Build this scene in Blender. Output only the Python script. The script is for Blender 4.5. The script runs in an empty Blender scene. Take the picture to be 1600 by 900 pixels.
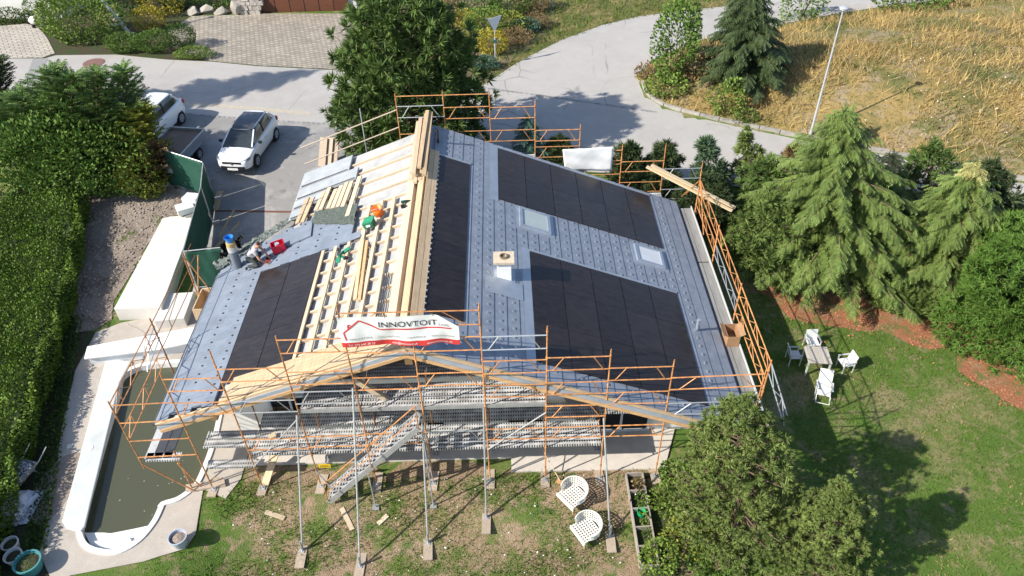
import bpy, bmesh, math, random
import numpy as np
from mathutils import Vector, Matrix, Euler
from mathutils.geometry import tessellate_polygon
random.seed(7); rng = np.random.default_rng(11)
R_ = math.radians
scn = bpy.context.scene
COL = scn.collection

# ------------------------------------------------------------------ camera
FPX = 1196.0; CAMH = 20.0                     # focal length in pixels of the 1600 px photograph, drone height
_nz = np.array([36., 1405., FPX]); _nz /= np.linalg.norm(_nz)
_yy = np.array([-33., -1017., FPX]); _yy -= _nz * (_yy @ _nz); _yy /= np.linalg.norm(_yy)
CM = np.array([np.cross(_yy, -_nz), _yy, -_nz])   # camera axes (right, down, forward) -> world
cd = bpy.data.cameras.new('camera'); cam = bpy.data.objects.new('camera', cd); COL.objects.link(cam)
cd.sensor_width = 36.0; cd.lens = FPX / 1600 * 36; cd.clip_start = 0.1; cd.clip_end = 600
Rm = CM @ np.diag([1, -1, -1])
cam.matrix_world = Matrix.Translation((0, 0, CAMH)) @ Matrix(Rm.tolist()).to_4x4()
scn.camera = cam
scn.render.resolution_x = 1024; scn.render.resolution_y = 576

# ------------------------------------------------------------------ sky, sun, exposure
SUN_DIR = Vector((1.22, 0.55, -1.0)).normalized()     # direction the light travels
elev = math.asin(-SUN_DIR.z)
w = bpy.data.worlds.new('World'); scn.world = w; w.use_nodes = True
nt = w.node_tree; bg = nt.nodes['Background']
sky = nt.nodes.new('ShaderNodeTexSky'); sky.sky_type = 'NISHITA'; sky.sun_disc = False
sky.sun_elevation = elev; sky.sun_rotation = math.atan2(-SUN_DIR.x, -SUN_DIR.y)
sky.air_density = 1.0; sky.dust_density = 1.5; sky.altitude = 900
nt.links.new(sky.outputs[0], bg.inputs[0]); bg.inputs[1].default_value = 0.12
sd = bpy.data.lights.new('sun', 'SUN'); sd.energy = 4.2; sd.angle = R_(0.53); sd.color = (1.0, 0.94, 0.84)
sun = bpy.data.objects.new('sun', sd); COL.objects.link(sun)
sun.rotation_euler = SUN_DIR.to_track_quat('-Z', 'Y').to_euler(); sun.location = (-40, -18, 45)
scn.view_settings.view_transform = 'Standard'; scn.view_settings.look = 'None'
scn.view_settings.exposure = 0.80; scn.view_settings.gamma = 1.0

# ------------------------------------------------------------------ pixels and terrain
def ray(p): return CM @ np.array([p[0] - 800., p[1] - 450., FPX])
def G(p, z=0.):
    d = ray(p); t = (z - CAMH) / d[2]; return np.array([d[0]*t, d[1]*t, z])
def PY(p, Y):
    d = ray(p); return np.array([0, 0, CAMH]) + d * (Y / d[1])
def PX(p, X):
    d = ray(p); return np.array([0, 0, CAMH]) + d * (X / d[0])
def sst(a, b, x):
    t = min(1., max(0., (x - a) / (b - a))); return t*t*(3 - 2*t)
MEADOW = None
def pdist(pt, poly):
    best = 1e9
    for i in range(len(poly)):
        a = poly[i]; b = poly[(i+1) % len(poly)]
        ab = (b[0]-a[0], b[1]-a[1]); L2 = ab[0]**2 + ab[1]**2 + 1e-9
        t = max(0, min(1, ((pt[0]-a[0])*ab[0] + (pt[1]-a[1])*ab[1]) / L2))
        best = min(best, math.hypot(pt[0]-a[0]-t*ab[0], pt[1]-a[1]-t*ab[1]))
    return best
def inpoly(pt, poly):
    c = False; j = len(poly) - 1
    for i in range(len(poly)):
        a, b = poly[i], poly[j]
        if (a[1] > pt[1]) != (b[1] > pt[1]) and pt[0] < (b[0]-a[0])*(pt[1]-a[1])/(b[1]-a[1]) + a[0]: c = not c
        j = i
    return c
def T(x, y):
    z = 1.3 * sst(24, 33, y)
    z -= 0.5 * max(sst(14.3, 11.8, y) * sst(-10.0, -8.0, x), sst(7.4, 9.4, x) * sst(27, 22, y))
    if MEADOW is not None and x > 5 and y > 24 and inpoly((x, y), MEADOW):
        z += min(1.3, 0.25 * pdist((x, y), MEADOW))
    return z
def hit(p):
    z = 0.5
    for _ in range(25):
        q = G(p, z); z = 0.5*z + 0.5*T(q[0], q[1])
    q = G(p, z); q[2] = T(q[0], q[1]); return q
def hits(ps): return [hit(p) for p in ps]

# ------------------------------------------------------------------ materials
MATS = {}
def mat(name, col, rough=0.75, var=0.15, scale=6.0, bump=0.0, bscale=None, metal=0.0, rnd=0.0, col2=None, island=0.0,
        trans=0.0, spec=0.4, coat=0.0, gen=False, stretch=None, hue=0.0):
    if name in MATS: return MATS[name]
    m = bpy.data.materials.new(name); m.use_nodes = True; MATS[name] = m
    n = m.node_tree.nodes; l = m.node_tree.links
    p = n['Principled BSDF']; out = n['Material Output']
    p.inputs['Roughness'].default_value = rough; p.inputs['Metallic'].default_value = metal
    p.inputs['Specular IOR Level'].default_value = spec
    if coat: p.inputs['Coat Weight'].default_value = coat; p.inputs['Coat Roughness'].default_value = 0.05
    tc = n.new('ShaderNodeTexCoord'); src = tc.outputs['Object']
    if stretch:
        mp = n.new('ShaderNodeMapping'); mp.inputs['Scale'].default_value = stretch
        l.new(src, mp.inputs[0]); src = mp.outputs[0]
    nz = n.new('ShaderNodeTexNoise'); nz.inputs['Scale'].default_value = scale; nz.inputs['Detail'].default_value = 6
    nz.inputs['Roughness'].default_value = 0.65
    l.new(src, nz.inputs['Vector'])
    cr = n.new('ShaderNodeValToRGB'); l.new(nz.outputs[0], cr.inputs[0])
    c1 = tuple(max(0, c*(1-var)) for c in col); c2 = tuple(min(1, c*(1+var)) for c in (col2 or col))
    cr.color_ramp.elements[0].position = 0.3; cr.color_ramp.elements[1].position = 0.7
    cr.color_ramp.elements[0].color = (*c1, 1); cr.color_ramp.elements[1].color = (*c2, 1)
    c = cr.outputs[0]
    def hsv(val_out, amt, c):
        mr = n.new('ShaderNodeMapRange'); mr.inputs[3].default_value = 1-amt; mr.inputs[4].default_value = 1+amt
        l.new(val_out, mr.inputs[0])
        h = n.new('ShaderNodeHueSaturation'); l.new(c, h.inputs['Color']); l.new(mr.outputs[0], h.inputs['Value'])
        if hue:
            m2 = n.new('ShaderNodeMapRange'); m2.inputs[3].default_value = 0.5-hue; m2.inputs[4].default_value = 0.5+hue
            wn = n.new('ShaderNodeTexWhiteNoise'); wn.noise_dimensions = '1D'; l.new(val_out, wn.inputs['W'])
            l.new(wn.outputs[0], m2.inputs[0]); l.new(m2.outputs[0], h.inputs['Hue'])
        return h.outputs[0]
    if rnd:
        oi = n.new('ShaderNodeObjectInfo'); c = hsv(oi.outputs['Random'], rnd, c)
    if island:
        ge = n.new('ShaderNodeNewGeometry'); c = hsv(ge.outputs['Random Per Island'], island, c)
    l.new(c, p.inputs['Base Color'])
    if bump:
        nb = n.new('ShaderNodeTexNoise'); nb.inputs['Scale'].default_value = bscale or scale*4; nb.inputs['Detail'].default_value = 8
        l.new(src, nb.inputs['Vector'])
        b = n.new('ShaderNodeBump'); b.inputs['Strength'].default_value = bump; b.inputs['Distance'].default_value = 0.05
        l.new(nb.outputs[0], b.inputs['Height']); l.new(b.outputs[0], p.inputs['Normal'])
    if trans:
        tr = n.new('ShaderNodeBsdfTranslucent'); l.new(c, tr.inputs[0])
        mx = n.new('ShaderNodeMixShader'); mx.inputs[0].default_value = trans
        l.new(p.outputs[0], mx.inputs[1]); l.new(tr.outputs[0], mx.inputs[2]); l.new(mx.outputs[0], out.inputs[0])
    return m

def mat_layers(name, layers, rough=0.9, bump=0.4, bscale=40):
    """layers: list of (noise scale, threshold lo, hi, colour); first is the base colour"""
    m = bpy.data.materials.new(name); m.use_nodes = True; MATS[name] = m
    n = m.node_tree.nodes; l = m.node_tree.links; p = n['Principled BSDF']
    p.inputs['Roughness'].default_value = rough; p.inputs['Specular IOR Level'].default_value = 0.2
    tc = n.new('ShaderNodeTexCoord')
    c = n.new('ShaderNodeRGB'); c.outputs[0].default_value = (*layers[0], 1); c = c.outputs[0]
    for i, (sc, lo, hi, col, seed) in enumerate(layers[1:]):
        mp = n.new('ShaderNodeMapping'); mp.inputs['Location'].default_value = (seed*7.3, seed*3.1, seed)
        l.new(tc.outputs['Object'], mp.inputs[0])
        nz = n.new('ShaderNodeTexNoise'); nz.inputs['Scale'].default_value = sc; nz.inputs['Detail'].default_value = 7
        nz.inputs['Roughness'].default_value = 0.68; l.new(mp.outputs[0], nz.inputs['Vector'])
        mr = n.new('ShaderNodeMapRange'); mr.inputs[1].default_value = lo; mr.inputs[2].default_value = hi
        l.new(nz.outputs[0], mr.inputs[0])
        mx = n.new('ShaderNodeMix'); mx.data_type = 'RGBA'; l.new(mr.outputs[0], mx.inputs[0])
        l.new(c, mx.inputs[6]); mx.inputs[7].default_value = (*col, 1); c = mx.outputs[2]
    l.new(c, p.inputs['Base Color'])
    if bump:
        nb = n.new('ShaderNodeTexNoise'); nb.inputs['Scale'].default_value = bscale; nb.inputs['Detail'].default_value = 8
        l.new(tc.outputs['Object'], nb.inputs['Vector'])
        b = n.new('ShaderNodeBump'); b.inputs['Strength'].default_value = bump; b.inputs['Distance'].default_value = 0.06
        l.new(nb.outputs[0], b.inputs['Height']); l.new(b.outputs[0], p.inputs['Normal'])
    return m

def add_cracks(m, scale, col, amt=1.0, width=0.012):
    n = m.node_tree.nodes; l = m.node_tree.links; p = n['Principled BSDF']; src = p.inputs['Base Color'].links[0].from_socket
    tc = n.new('ShaderNodeTexCoord'); nz = n.new('ShaderNodeTexNoise'); nz.inputs['Scale'].default_value = 1.2; nz.inputs['Detail'].default_value = 5; l.new(tc.outputs['Object'], nz.inputs['Vector'])
    ad = n.new('ShaderNodeMix'); ad.data_type = 'VECTOR'; ad.inputs[0].default_value = 0.25; l.new(tc.outputs['Object'], ad.inputs[4]); l.new(nz.outputs['Color'], ad.inputs[5])
    v = n.new('ShaderNodeTexVoronoi'); v.feature = 'DISTANCE_TO_EDGE'; v.inputs['Scale'].default_value = scale; l.new(ad.outputs[1], v.inputs['Vector'])
    mr = n.new('ShaderNodeMapRange'); mr.inputs[1].default_value = 0; mr.inputs[2].default_value = width; mr.inputs[3].default_value = 1; mr.inputs[4].default_value = 0; l.new(v.outputs[0], mr.inputs[0])
    n2 = n.new('ShaderNodeTexNoise'); n2.inputs['Scale'].default_value = 0.3; l.new(tc.outputs['Object'], n2.inputs['Vector'])
    m2 = n.new('ShaderNodeMapRange'); m2.inputs[1].default_value = .5; m2.inputs[2].default_value = .62; m2.inputs[4].default_value = amt; l.new(n2.outputs[0], m2.inputs[0])
    mu = n.new('ShaderNodeMath'); mu.operation = 'MULTIPLY'; l.new(mr.outputs[0], mu.inputs[0]); l.new(m2.outputs[0], mu.inputs[1])
    mx = n.new('ShaderNodeMix'); mx.data_type = 'RGBA'; l.new(mu.outputs[0], mx.inputs[0]); l.new(src, mx.inputs[6]); mx.inputs[7].default_value = (*col, 1); l.new(mx.outputs[2], p.inputs['Base Color'])
def mat_brick(name, c1, c2, mortar, bw, bh, rot=0.0, ms=0.012, rough=0.85):
    m = bpy.data.materials.new(name); m.use_nodes = True; MATS[name] = m
    n = m.node_tree.nodes; l = m.node_tree.links; p = n['Principled BSDF']; p.inputs['Roughness'].default_value = rough
    tc = n.new('ShaderNodeTexCoord'); mp = n.new('ShaderNodeMapping'); mp.inputs['Rotation'].default_value = (0, 0, rot)
    l.new(tc.outputs['Object'], mp.inputs[0])
    b = n.new('ShaderNodeTexBrick'); l.new(mp.outputs[0], b.inputs['Vector']); b.inputs['Scale'].default_value = 1
    b.inputs['Color1'].default_value = (*c1, 1); b.inputs['Color2'].default_value = (*c2, 1); b.inputs['Mortar'].default_value = (*mortar, 1)
    b.inputs['Brick Width'].default_value = bw; b.inputs['Row Height'].default_value = bh; b.inputs['Mortar Size'].default_value = ms
    nz = n.new('ShaderNodeTexNoise'); nz.inputs['Scale'].default_value = 0.7; nz.inputs['Detail'].default_value = 6
    l.new(tc.outputs['Object'], nz.inputs['Vector'])
    mr = n.new('ShaderNodeMapRange'); mr.inputs[3].default_value = 0.7; mr.inputs[4].default_value = 1.25; l.new(nz.outputs[0], mr.inputs[0])
    h = n.new('ShaderNodeHueSaturation'); l.new(b.outputs[0], h.inputs['Color']); l.new(mr.outputs[0], h.inputs['Value'])
    l.new(h.outputs[0], p.inputs['Base Color'])
    bp = n.new('ShaderNodeBump'); bp.inputs['Strength'].default_value = 0.6; bp.inputs['Distance'].default_value = 0.02
    iv = n.new('ShaderNodeMath'); iv.operation = 'SUBTRACT'; iv.inputs[0].default_value = 1; l.new(b.outputs[1], iv.inputs[1])
    l.new(iv.outputs[0], bp.inputs['Height']); l.new(bp.outputs[0], p.inputs['Normal'])
    return m

def mat_slots(name):
    """perforated galvanised scaffold deck: rows of dark slots"""
    m = bpy.data.materials.new(name); m.use_nodes = True; MATS[name] = m
    n = m.node_tree.nodes; l = m.node_tree.links; p = n['Principled BSDF']
    p.inputs['Roughness'].default_value = 0.5; p.inputs['Metallic'].default_value = 0.25
    tc = n.new('ShaderNodeTexCoord'); sx = n.new('ShaderNodeSeparateXYZ'); l.new(tc.outputs['Object'], sx.inputs[0])
    def wave(o, per, th):
        a = n.new('ShaderNodeMath'); a.operation = 'MULTIPLY'; a.inputs[1].default_value = 2*math.pi/per; l.new(o, a.inputs[0])
        s = n.new('ShaderNodeMath'); s.operation = 'SINE'; l.new(a.outputs[0], s.inputs[0])
        g = n.new('ShaderNodeMath'); g.operation = 'GREATER_THAN'; g.inputs[1].default_value = th; l.new(s.outputs[0], g.inputs[0]); return g.outputs[0]
    mu = n.new('ShaderNodeMath'); mu.operation = 'MULTIPLY'; l.new(wave(sx.outputs[0], 0.075, 0.1), mu.inputs[0]); l.new(wave(sx.outputs[1], 0.15, 0.0), mu.inputs[1])
    nz = n.new('ShaderNodeTexNoise'); nz.inputs['Scale'].default_value = 3.5; nz.inputs['Detail'].default_value = 6; l.new(tc.outputs['Object'], nz.inputs['Vector'])
    cr = n.new('ShaderNodeValToRGB'); l.new(nz.outputs[0], cr.inputs[0])
    cr.color_ramp.elements[0].position = 0.35; cr.color_ramp.elements[0].color = (0.38, 0.37, 0.355, 1)
    cr.color_ramp.elements[1].position = 0.65; cr.color_ramp.elements[1].color = (0.72, 0.72, 0.71, 1)
    mx = n.new('ShaderNodeMix'); mx.data_type = 'RGBA'; l.new(mu.outputs[0], mx.inputs[0]); l.new(cr.outputs[0], mx.inputs[6]); mx.inputs[7].default_value = (0.035, 0.035, 0.035, 1)
    l.new(mx.outputs[2], p.inputs['Base Color']); return m

# ------------------------------------------------------------------ mesh building
class MB:
    def __init__(s): s.v = []; s.f = []
    def add(s, vs, fs):
        o = len(s.v); s.v += [tuple(map(float, v)) for v in vs]; s.f += [tuple(i+o for i in f) for f in fs]; return s
    def box(s, c, d, rot=None, bev=0):
        x, y, z = d[0]/2, d[1]/2, d[2]/2
        vs = [Vector((sx*x, sy*y, sz*z)) for sz in (-1, 1) for sx, sy in ((-1,-1),(1,-1),(1,1),(-1,1))]
        if rot is not None:
            Rr = rot if isinstance(rot, Matrix) else Euler(rot).to_matrix(); vs = [Rr @ v for v in vs]
        vs = [v + Vector(c) for v in vs]
        return s.add(vs, [(3,2,1,0),(4,5,6,7),(0,1,5,4),(1,2,6,5),(2,3,7,6),(3,0,4,7)])
    def beam(s, a, b, wd, h, up=(0,0,1)):
        a = Vector(a); b = Vector(b); d = (b-a).normalized(); u = Vector(up); sd = d.cross(u)
        if sd.length < 1e-4: sd = d.cross(Vector((1,0,0)))
        sd.normalize(); u = sd.cross(d).normalized(); sd = sd*wd/2; u = u*h/2
        vs = [p + i*sd + j*u for p in (a, b) for i, j in ((-1,-1),(1,-1),(1,1),(-1,1))]
        return s.add(vs, [(3,2,1,0),(4,5,6,7),(0,1,5,4),(1,2,6,5),(2,3,7,6),(3,0,4,7)])
    def tube(s, a, b, r, n=6, r2=None):
        a = Vector(a); b = Vector(b); d = (b-a).normalized(); u = d.orthogonal().normalized(); v2 = d.cross(u)
        r2 = r if r2 is None else r2
        vs = []
        for p, rr in ((a, r), (b, r2)):
            for i in range(n):
                t = 2*math.pi*i/n; vs.append(p + (u*math.cos(t) + v2*math.sin(t))*rr)
        fs = [(i, (i+1) % n, n+(i+1) % n, n+i) for i in range(n)] + [tuple(range(n-1, -1, -1)), tuple(range(n, 2*n))]
        return s.add(vs, fs)
    def path(s, pts, r, n=6):
        for i in range(len(pts)-1):
            ra = r[i] if isinstance(r, (list, tuple)) else r; rb = r[i+1] if isinstance(r, (list, tuple)) else r
            s.tube(pts[i], pts[i+1], ra, n, rb)
        return s
    def prism(s, poly, z0, z1):
        n = len(poly); a = sum(poly[i][0]*poly[(i+1)%n][1]-poly[(i+1)%n][0]*poly[i][1] for i in range(n))
        if a < 0: poly = poly[::-1]
        f0 = (lambda p: z0) if not callable(z0) else z0; f1 = (lambda p: z1) if not callable(z1) else z1
        vs = [(p[0], p[1], f0(p)) for p in poly] + [(p[0], p[1], f1(p)) for p in poly]
        return s.add(vs, [tuple(range(n-1, -1, -1)), tuple(range(n, 2*n))] + [(i, (i+1)%n, n+(i+1)%n, n+i) for i in range(n)])
    def lathe(s, prof, c, n=12, axis='z', cap=True):
        vs = []
        for r, h in prof:
            for i in range(n):
                t = 2*math.pi*i/n; a, b = r*math.cos(t), r*math.sin(t)
                vs.append((c[0]+a, c[1]+b, c[2]+h) if axis == 'z' else ((c[0]+h, c[1]+a, c[2]+b) if axis == 'x' else (c[0]+a, c[1]+h, c[2]+b)))
        m = len(prof); fs = []
        for j in range(m-1):
            for i in range(n): fs.append((j*n+i, j*n+(i+1)%n, (j+1)*n+(i+1)%n, (j+1)*n+i))
        if cap: fs += [tuple(range(n-1, -1, -1)), tuple(range((m-1)*n, m*n))]
        return s.add(vs, fs)
    def mesh(s, name):
        me = bpy.data.meshes.new(name); me.from_pydata(s.v, [], s.f); me.update(); return me

def tag(o, label=None, cat=None, group=None, kind=None):
    for k_, v_ in (('label', label), ('category', cat), ('group', group), ('kind', kind)):
        if v_: o[k_] = v_
    return o
def obj(name, mb, m, parent=None, label=None, cat=None, group=None, kind=None, smooth=False, bevel=0):
    me = mb if isinstance(mb, bpy.types.Mesh) else mb.mesh(name)
    o = bpy.data.objects.new(name, me); COL.objects.link(o)
    if m is not None and not me.materials: me.materials.append(m)
    if smooth:
        me.polygons.foreach_set('use_smooth', [True]*len(me.polygons))
    if bevel:
        b = o.modifiers.new('bevel', 'BEVEL'); b.width = bevel; b.segments = 2; b.limit_method = 'ANGLE'
    if parent is not None:
        o.parent = parent; g = parent; off = Vector((0,0,0))
        o.matrix_parent_inverse = WM[parent.name].inverted()
        WM[o.name] = WM[parent.name] if False else Matrix.Identity(4)
    else: WM[o.name] = Matrix.Identity(4)
    return tag(o, label, cat, group, kind)
WM = {}
def thing(name, loc, label, cat, group=None, rz=0):
    o = bpy.data.objects.new(name, None); COL.objects.link(o); o.location = Vector([float(c) for c in loc]); o.rotation_euler = (0, 0, rz)
    o.empty_display_size = 0.2
    WM[o.name] = Matrix.Translation(o.location) @ Matrix.Rotation(rz, 4, 'Z')
    return tag(o, label, cat, group)
def inst(name, me, parent, M4):
    """a further object on shared mesh data, M4 is its world matrix"""
    o = bpy.data.objects.new(name, me); COL.objects.link(o); o.parent = parent
    o.matrix_parent_inverse = WM[parent.name].inverted(); o.matrix_basis = M4; return o
def dup(root, loc, rz=0.0, label=None, group=None, scale=1.0):
    r = root.copy(); COL.objects.link(r); r.location = Vector([float(c) for c in loc]); r.rotation_euler = (0, 0, rz); r.scale = (scale,)*3
    if label: r['label'] = label
    if group: r['group'] = group
    for ch in list(root.children):
        c = ch.copy(); COL.objects.link(c); c.parent = r
        for g in list(ch.children):
            d = g.copy(); COL.objects.link(d); d.parent = c
    return r
def npmesh(name, v, f):
    """v (N,3) array, f (M,k) array"""
    me = bpy.data.meshes.new(name); M_, k_ = f.shape
    me.vertices.add(len(v)); me.vertices.foreach_set('co', np.ascontiguousarray(v, dtype=np.float32).ravel())
    me.loops.add(M_*k_); me.loops.foreach_set('vertex_index', np.ascontiguousarray(f, dtype=np.int32).ravel())
    me.polygons.add(M_); me.polygons.foreach_set('loop_start', np.arange(0, M_*k_, k_, dtype=np.int32))
    me.polygons.foreach_set('loop_total', np.full(M_, k_, dtype=np.int32))
    me.update(calc_edges=True); me.validate(); return me

# ================================================================== SETTING
GX = [x*0.8 - 24.8 for x in range(0, 63)] + [26+1.6*i for i in range(11)]; GY = [8 + 0.8*i for i in range(0, 34)] + [35.6+1.2*i for i in range(19)]
def sheet(name, poly, m, off, hole=None, kind='structure', label=None, lines=True, zf=None):
    bm = bmesh.new()
    loops = [list(poly)] + ([list(hole)] if hole else [])
    flat = [p for L in loops for p in L]; vs = [bm.verts.new((p[0], p[1], 0)) for p in flat]
    for t3 in tessellate_polygon([[Vector((p[0], p[1], 0)) for p in L] for L in loops]):
        try: bm.faces.new([vs[k_] for k_ in t3])
        except ValueError: pass
    if lines:
        xs = [p[0] for p in poly]; ys = [p[1] for p in poly]
        for ax, L, lo, hi in ((0, GX, min(xs), max(xs)), (1, GY, min(ys), max(ys))):
            for t in L:
                if lo < t < hi:
                    co = (t, 0, 0) if ax == 0 else (0, t, 0); no = (1, 0, 0) if ax == 0 else (0, 1, 0)
                    bmesh.ops.bisect_plane(bm, geom=bm.verts[:]+bm.edges[:]+bm.faces[:], plane_co=co, plane_no=no)
    bmesh.ops.recalc_face_normals(bm, faces=bm.faces[:])
    for v in bm.verts: v.co.z = (zf or T)(v.co.x, v.co.y) + off
    for f in bm.faces:
        if f.normal.z < 0: f.normal_flip()
    bm.normal_update()
    for f in bm.faces:
        if f.normal.z < 0: f.normal_flip()
        f.smooth = True
    me = bpy.data.meshes.new(name); bm.to_mesh(me); bm.free()
    o = obj(name, me, m, kind=kind, label=label); return o
def ragged(poly, amp, step=0.45, seed=0):
    r = np.random.default_rng(seed); out = []
    for i in range(len(poly)):
        a = np.array(poly[i]); b = np.array(poly[(i+1) % len(poly)]); L = np.linalg.norm(b-a); k_ = max(1, int(L/step)); nn = np.array([-(b-a)[1], (b-a)[0]])/(L+1e-9)
        for j in range(k_): out.append(tuple(a+(b-a)*j/k_ + nn*r.normal(0, amp)*(0.3 if j == 0 else 1)))
    return out
def px2(ps): return [tuple(hit(p)[:2]) for p in ps]

# ---- polygons on the ground
POOL = [(-13.75,19.3),(-13.35,16.2),(-12.9,13.0),(-12.55,12.45),(-12.0,12.15),(-11.4,12.1),(-10.95,12.45),(-10.65,13.1),(-10.6,13.75),(-10.1,14.0),(-9.75,14.5),(-9.75,16.5),(-10.2,19.3),(-10.6,19.9),(-13.2,19.9)]
def smooth_poly(p, k_=4):
    out = []; n = len(p)
    for i in range(n):
        a, b, c, d = (np.array(p[(i+j) % n], float) for j in (-1, 0, 1, 2))
        for t in np.arange(k_)/k_: out.append(tuple(.5*(2*b + (c-a)*t + (2*a-5*b+4*c-d)*t*t + (3*b-a-3*c+d)*t**3)))
    return out
POOL = [(-14.1,19.3),(-13.95,18.3),(-13.65,16.2),(-13.3,14.1),(-13.1,13.0),(-12.65,12.35),(-12.0,12.1),(-11.45,12.12),(-11.0,12.5),(-10.75,13.1),(-10.7,13.62),(-10.68,13.7),(-10.3,13.85),(-9.95,14.25),(-9.8,14.8),(-9.8,16.5),(-10.2,19.2),(-10.7,19.85),(-13.2,19.85)]
POOL = smooth_poly(POOL)
DECK = px2([(0,1000),(78,900),(62,865),(85,780),(95,680),(118,580),(150,520),(190,505),(260,492),(330,455)]) + [(-8.6,22.5),(-8.6,14.6),(-8.9,13.9)] + px2([(318,765),(306,835),(290,858),(225,878),(110,900),(60,1000)])
G0 = [(-90,-12),(90,-12),(90,150),(-90,150)]
PBOX = [(-14.2,11.7),(-9.3,11.7),(-9.3,20.3),(-14.2,20.3)]
ROAD = [(-70,40.5)] + px2([(0,92),(70,92),(88,87),(180,86),(262,94),(330,97),(400,104),(520,110)]) + [(-3.0,39.6)] + px2([(752,136),(800,104),(832,86),(880,62),(940,40),(1000,26),(1080,16),(1140,10)]) + [(18,53.5),(32,55.2),(60,57.5),(60,53.5)] + px2([(1600,-14),(1460,2),(1365,13),(1290,25),(1225,38),(1150,52),(1100,62),(1050,80),(1018,96),(1004,112),(1000,130),(1008,152),(1040,171),(1100,187),(1190,207),(1270,224),(1380,243),(1470,262),(1600,288)]) + [(40,23.5),(40,20.0),(22.5,24.6),(17,27.2),(9,29.6),(2.5,30.6),(-1.5,32.4),(-4.5,33.0)] + px2([(560,206),(500,198),(430,194),(350,188),(262,180)]) + [(-26,36.4),(-70,34.5)]
MEADOW_P = [(7.2,39.6)] + px2([(1004,130),(1010,151),(1042,169),(1100,184),(1190,203),(1270,220),(1380,239),(1470,257),(1600,283)]) + [(42,24.0),(60,24),(60,52.5)] + px2([(1600,-8),(1460,7),(1367,18),(1292,30),(1222,43),(1150,57),(1102,67),(1054,84),(1022,100)])
MEADOW = MEADOW_P
DRIVE = px2([(258,175),(296,178),(350,183),(430,189),(500,193),(556,200)]) + [(-5.2,33.4),(-5.9,31.0),(-6.2,27.0),(-13.6,26.4),(-14.6,29.0),(-15.6,31.5),(-17.8,34)]
APRON = [(-6.2,27.0),(-6.4,22.6),(-12.2,22.6),(-13.6,26.35)]
GRAVEL = px2([(120,300),(200,285),(285,262),(318,300),(308,335),(262,338),(222,395),(178,470),(175,500),(150,515),(120,520),(110,460),(118,380)])
BEDL = px2([(110,900),(62,865),(85,780),(95,680),(118,580),(150,518),(120,518),(105,420),(95,300),(-60,300),(-60,1000),(40,1000)])
PAVL = px2([(-40,45),(40,38),(60,42),(75,62),(86,84),(66,91),(-60,92)])
PAVG = px2([(262,50),(300,26),(372,24),(406,22),(540,22),(560,60),(545,115),(520,109),(400,103),(330,96),(300,90),(268,72)])
MULCH1 = px2([(1180,452),(1240,452),(1330,462),(1400,478),(1470,482),(1520,480),(1545,510),(1500,535),(1470,545),(1400,530),(1330,515),(1270,505),(1215,480)])
MULCH2 = px2([(1500,535),(1545,510),(1560,560),(1600,598),(1680,640),(1680,690),(1600,645),(1545,610),(1495,575)])
BEDR = px2([(995,745),(1040,742),(1090,700),(1060,900),(1040,1000),(1005,900)])

lawn = mat_layers('lawn_ground', [(0.10,0.165,0.028), (0.9,0.42,0.62,(0.075,0.14,0.022),1), (0.45,0.50,0.64,(0.25,0.215,0.105),2), (2.2,0.52,0.66,(0.28,0.215,0.125),3), (9,0.5,0.75,(0.075,0.12,0.028),4)], bump=0.7, bscale=26)
drylawn = mat_layers('verge_ground', [(0.11,0.12,0.035), (0.8,0.45,0.6,(0.26,0.20,0.09),5), (5,0.5,0.7,(0.07,0.09,0.025),6)], bump=0.7, bscale=22)
meadow_m = mat_layers('meadow_ground', [(0.33,0.235,0.09), (0.3,0.48,0.60,(0.14,0.14,0.05),7), (0.7,0.52,0.62,(0.33,0.26,0.17),8), (6,0.5,0.72,(0.16,0.125,0.06),9)], bump=0.9, bscale=14)
road_m = mat_layers('road_asphalt', [(0.43,0.405,0.375), (0.25,0.42,0.66,(0.37,0.347,0.322),10), (1.4,0.5,0.75,(0.45,0.435,0.41),11), (30,0.45,0.8,(0.33,0.33,0.33),12)], rough=0.85, bump=0.15, bscale=120)
drive_m = mat_layers('driveway_asphalt', [(0.27,0.26,0.25), (0.35,0.48,0.56,(0.37,0.355,0.335),13), (1.6,0.5,0.7,(0.31,0.30,0.285),14), (1.1,0.58,0.68,(0.20,0.19,0.185),34), (40,0.5,0.8,(0.2,0.195,0.19),15)], rough=0.85, bump=0.2, bscale=100)
conc_m = mat_layers('deck_concrete', [(0.47,0.42,0.36), (0.5,0.45,0.65,(0.40,0.36,0.31),16), (3,0.5,0.72,(0.52,0.47,0.41),17), (22,0.5,0.8,(0.36,0.33,0.29),18)], rough=0.85, bump=0.2, bscale=70)
apron_m = mat_layers('apron_concrete', [(0.42,0.40,0.37), (0.6,0.45,0.65,(0.36,0.345,0.32),19), (14,0.5,0.8,(0.34,0.33,0.3),20)], rough=0.85, bump=0.15, bscale=60)
gravel_m = mat_layers('gravel_earth', [(0.27,0.22,0.18), (0.9,0.45,0.6,(0.18,0.14,0.11),21), (7,0.54,0.66,(0.36,0.32,0.28),22), (1.3,0.58,0.66,(0.10,0.12,0.04),23)], bump=1.0, bscale=18)
soil_m = mat_layers('bed_soil', [(0.07,0.055,0.035), (1.2,0.42,0.6,(0.045,0.075,0.022),24), (8,0.5,0.7,(0.10,0.075,0.05),25)], bump=1.0, bscale=16)
mulch_m = mat_layers('bark_mulch', [(0.36,0.15,0.075), (0.8,0.50,0.62,(0.31,0.215,0.12),26), (12,0.48,0.65,(0.24,0.11,0.065),27), (1.6,0.50,0.60,(0.15,0.16,0.05),28)], bump=1.0, bscale=24)
pave_m = mat_brick('garden_pavers', (0.43,0.37,0.30), (0.30,0.265,0.22), (0.20,0.18,0.14), 0.34, 0.24, rot=0.35, ms=0.03)
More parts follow.
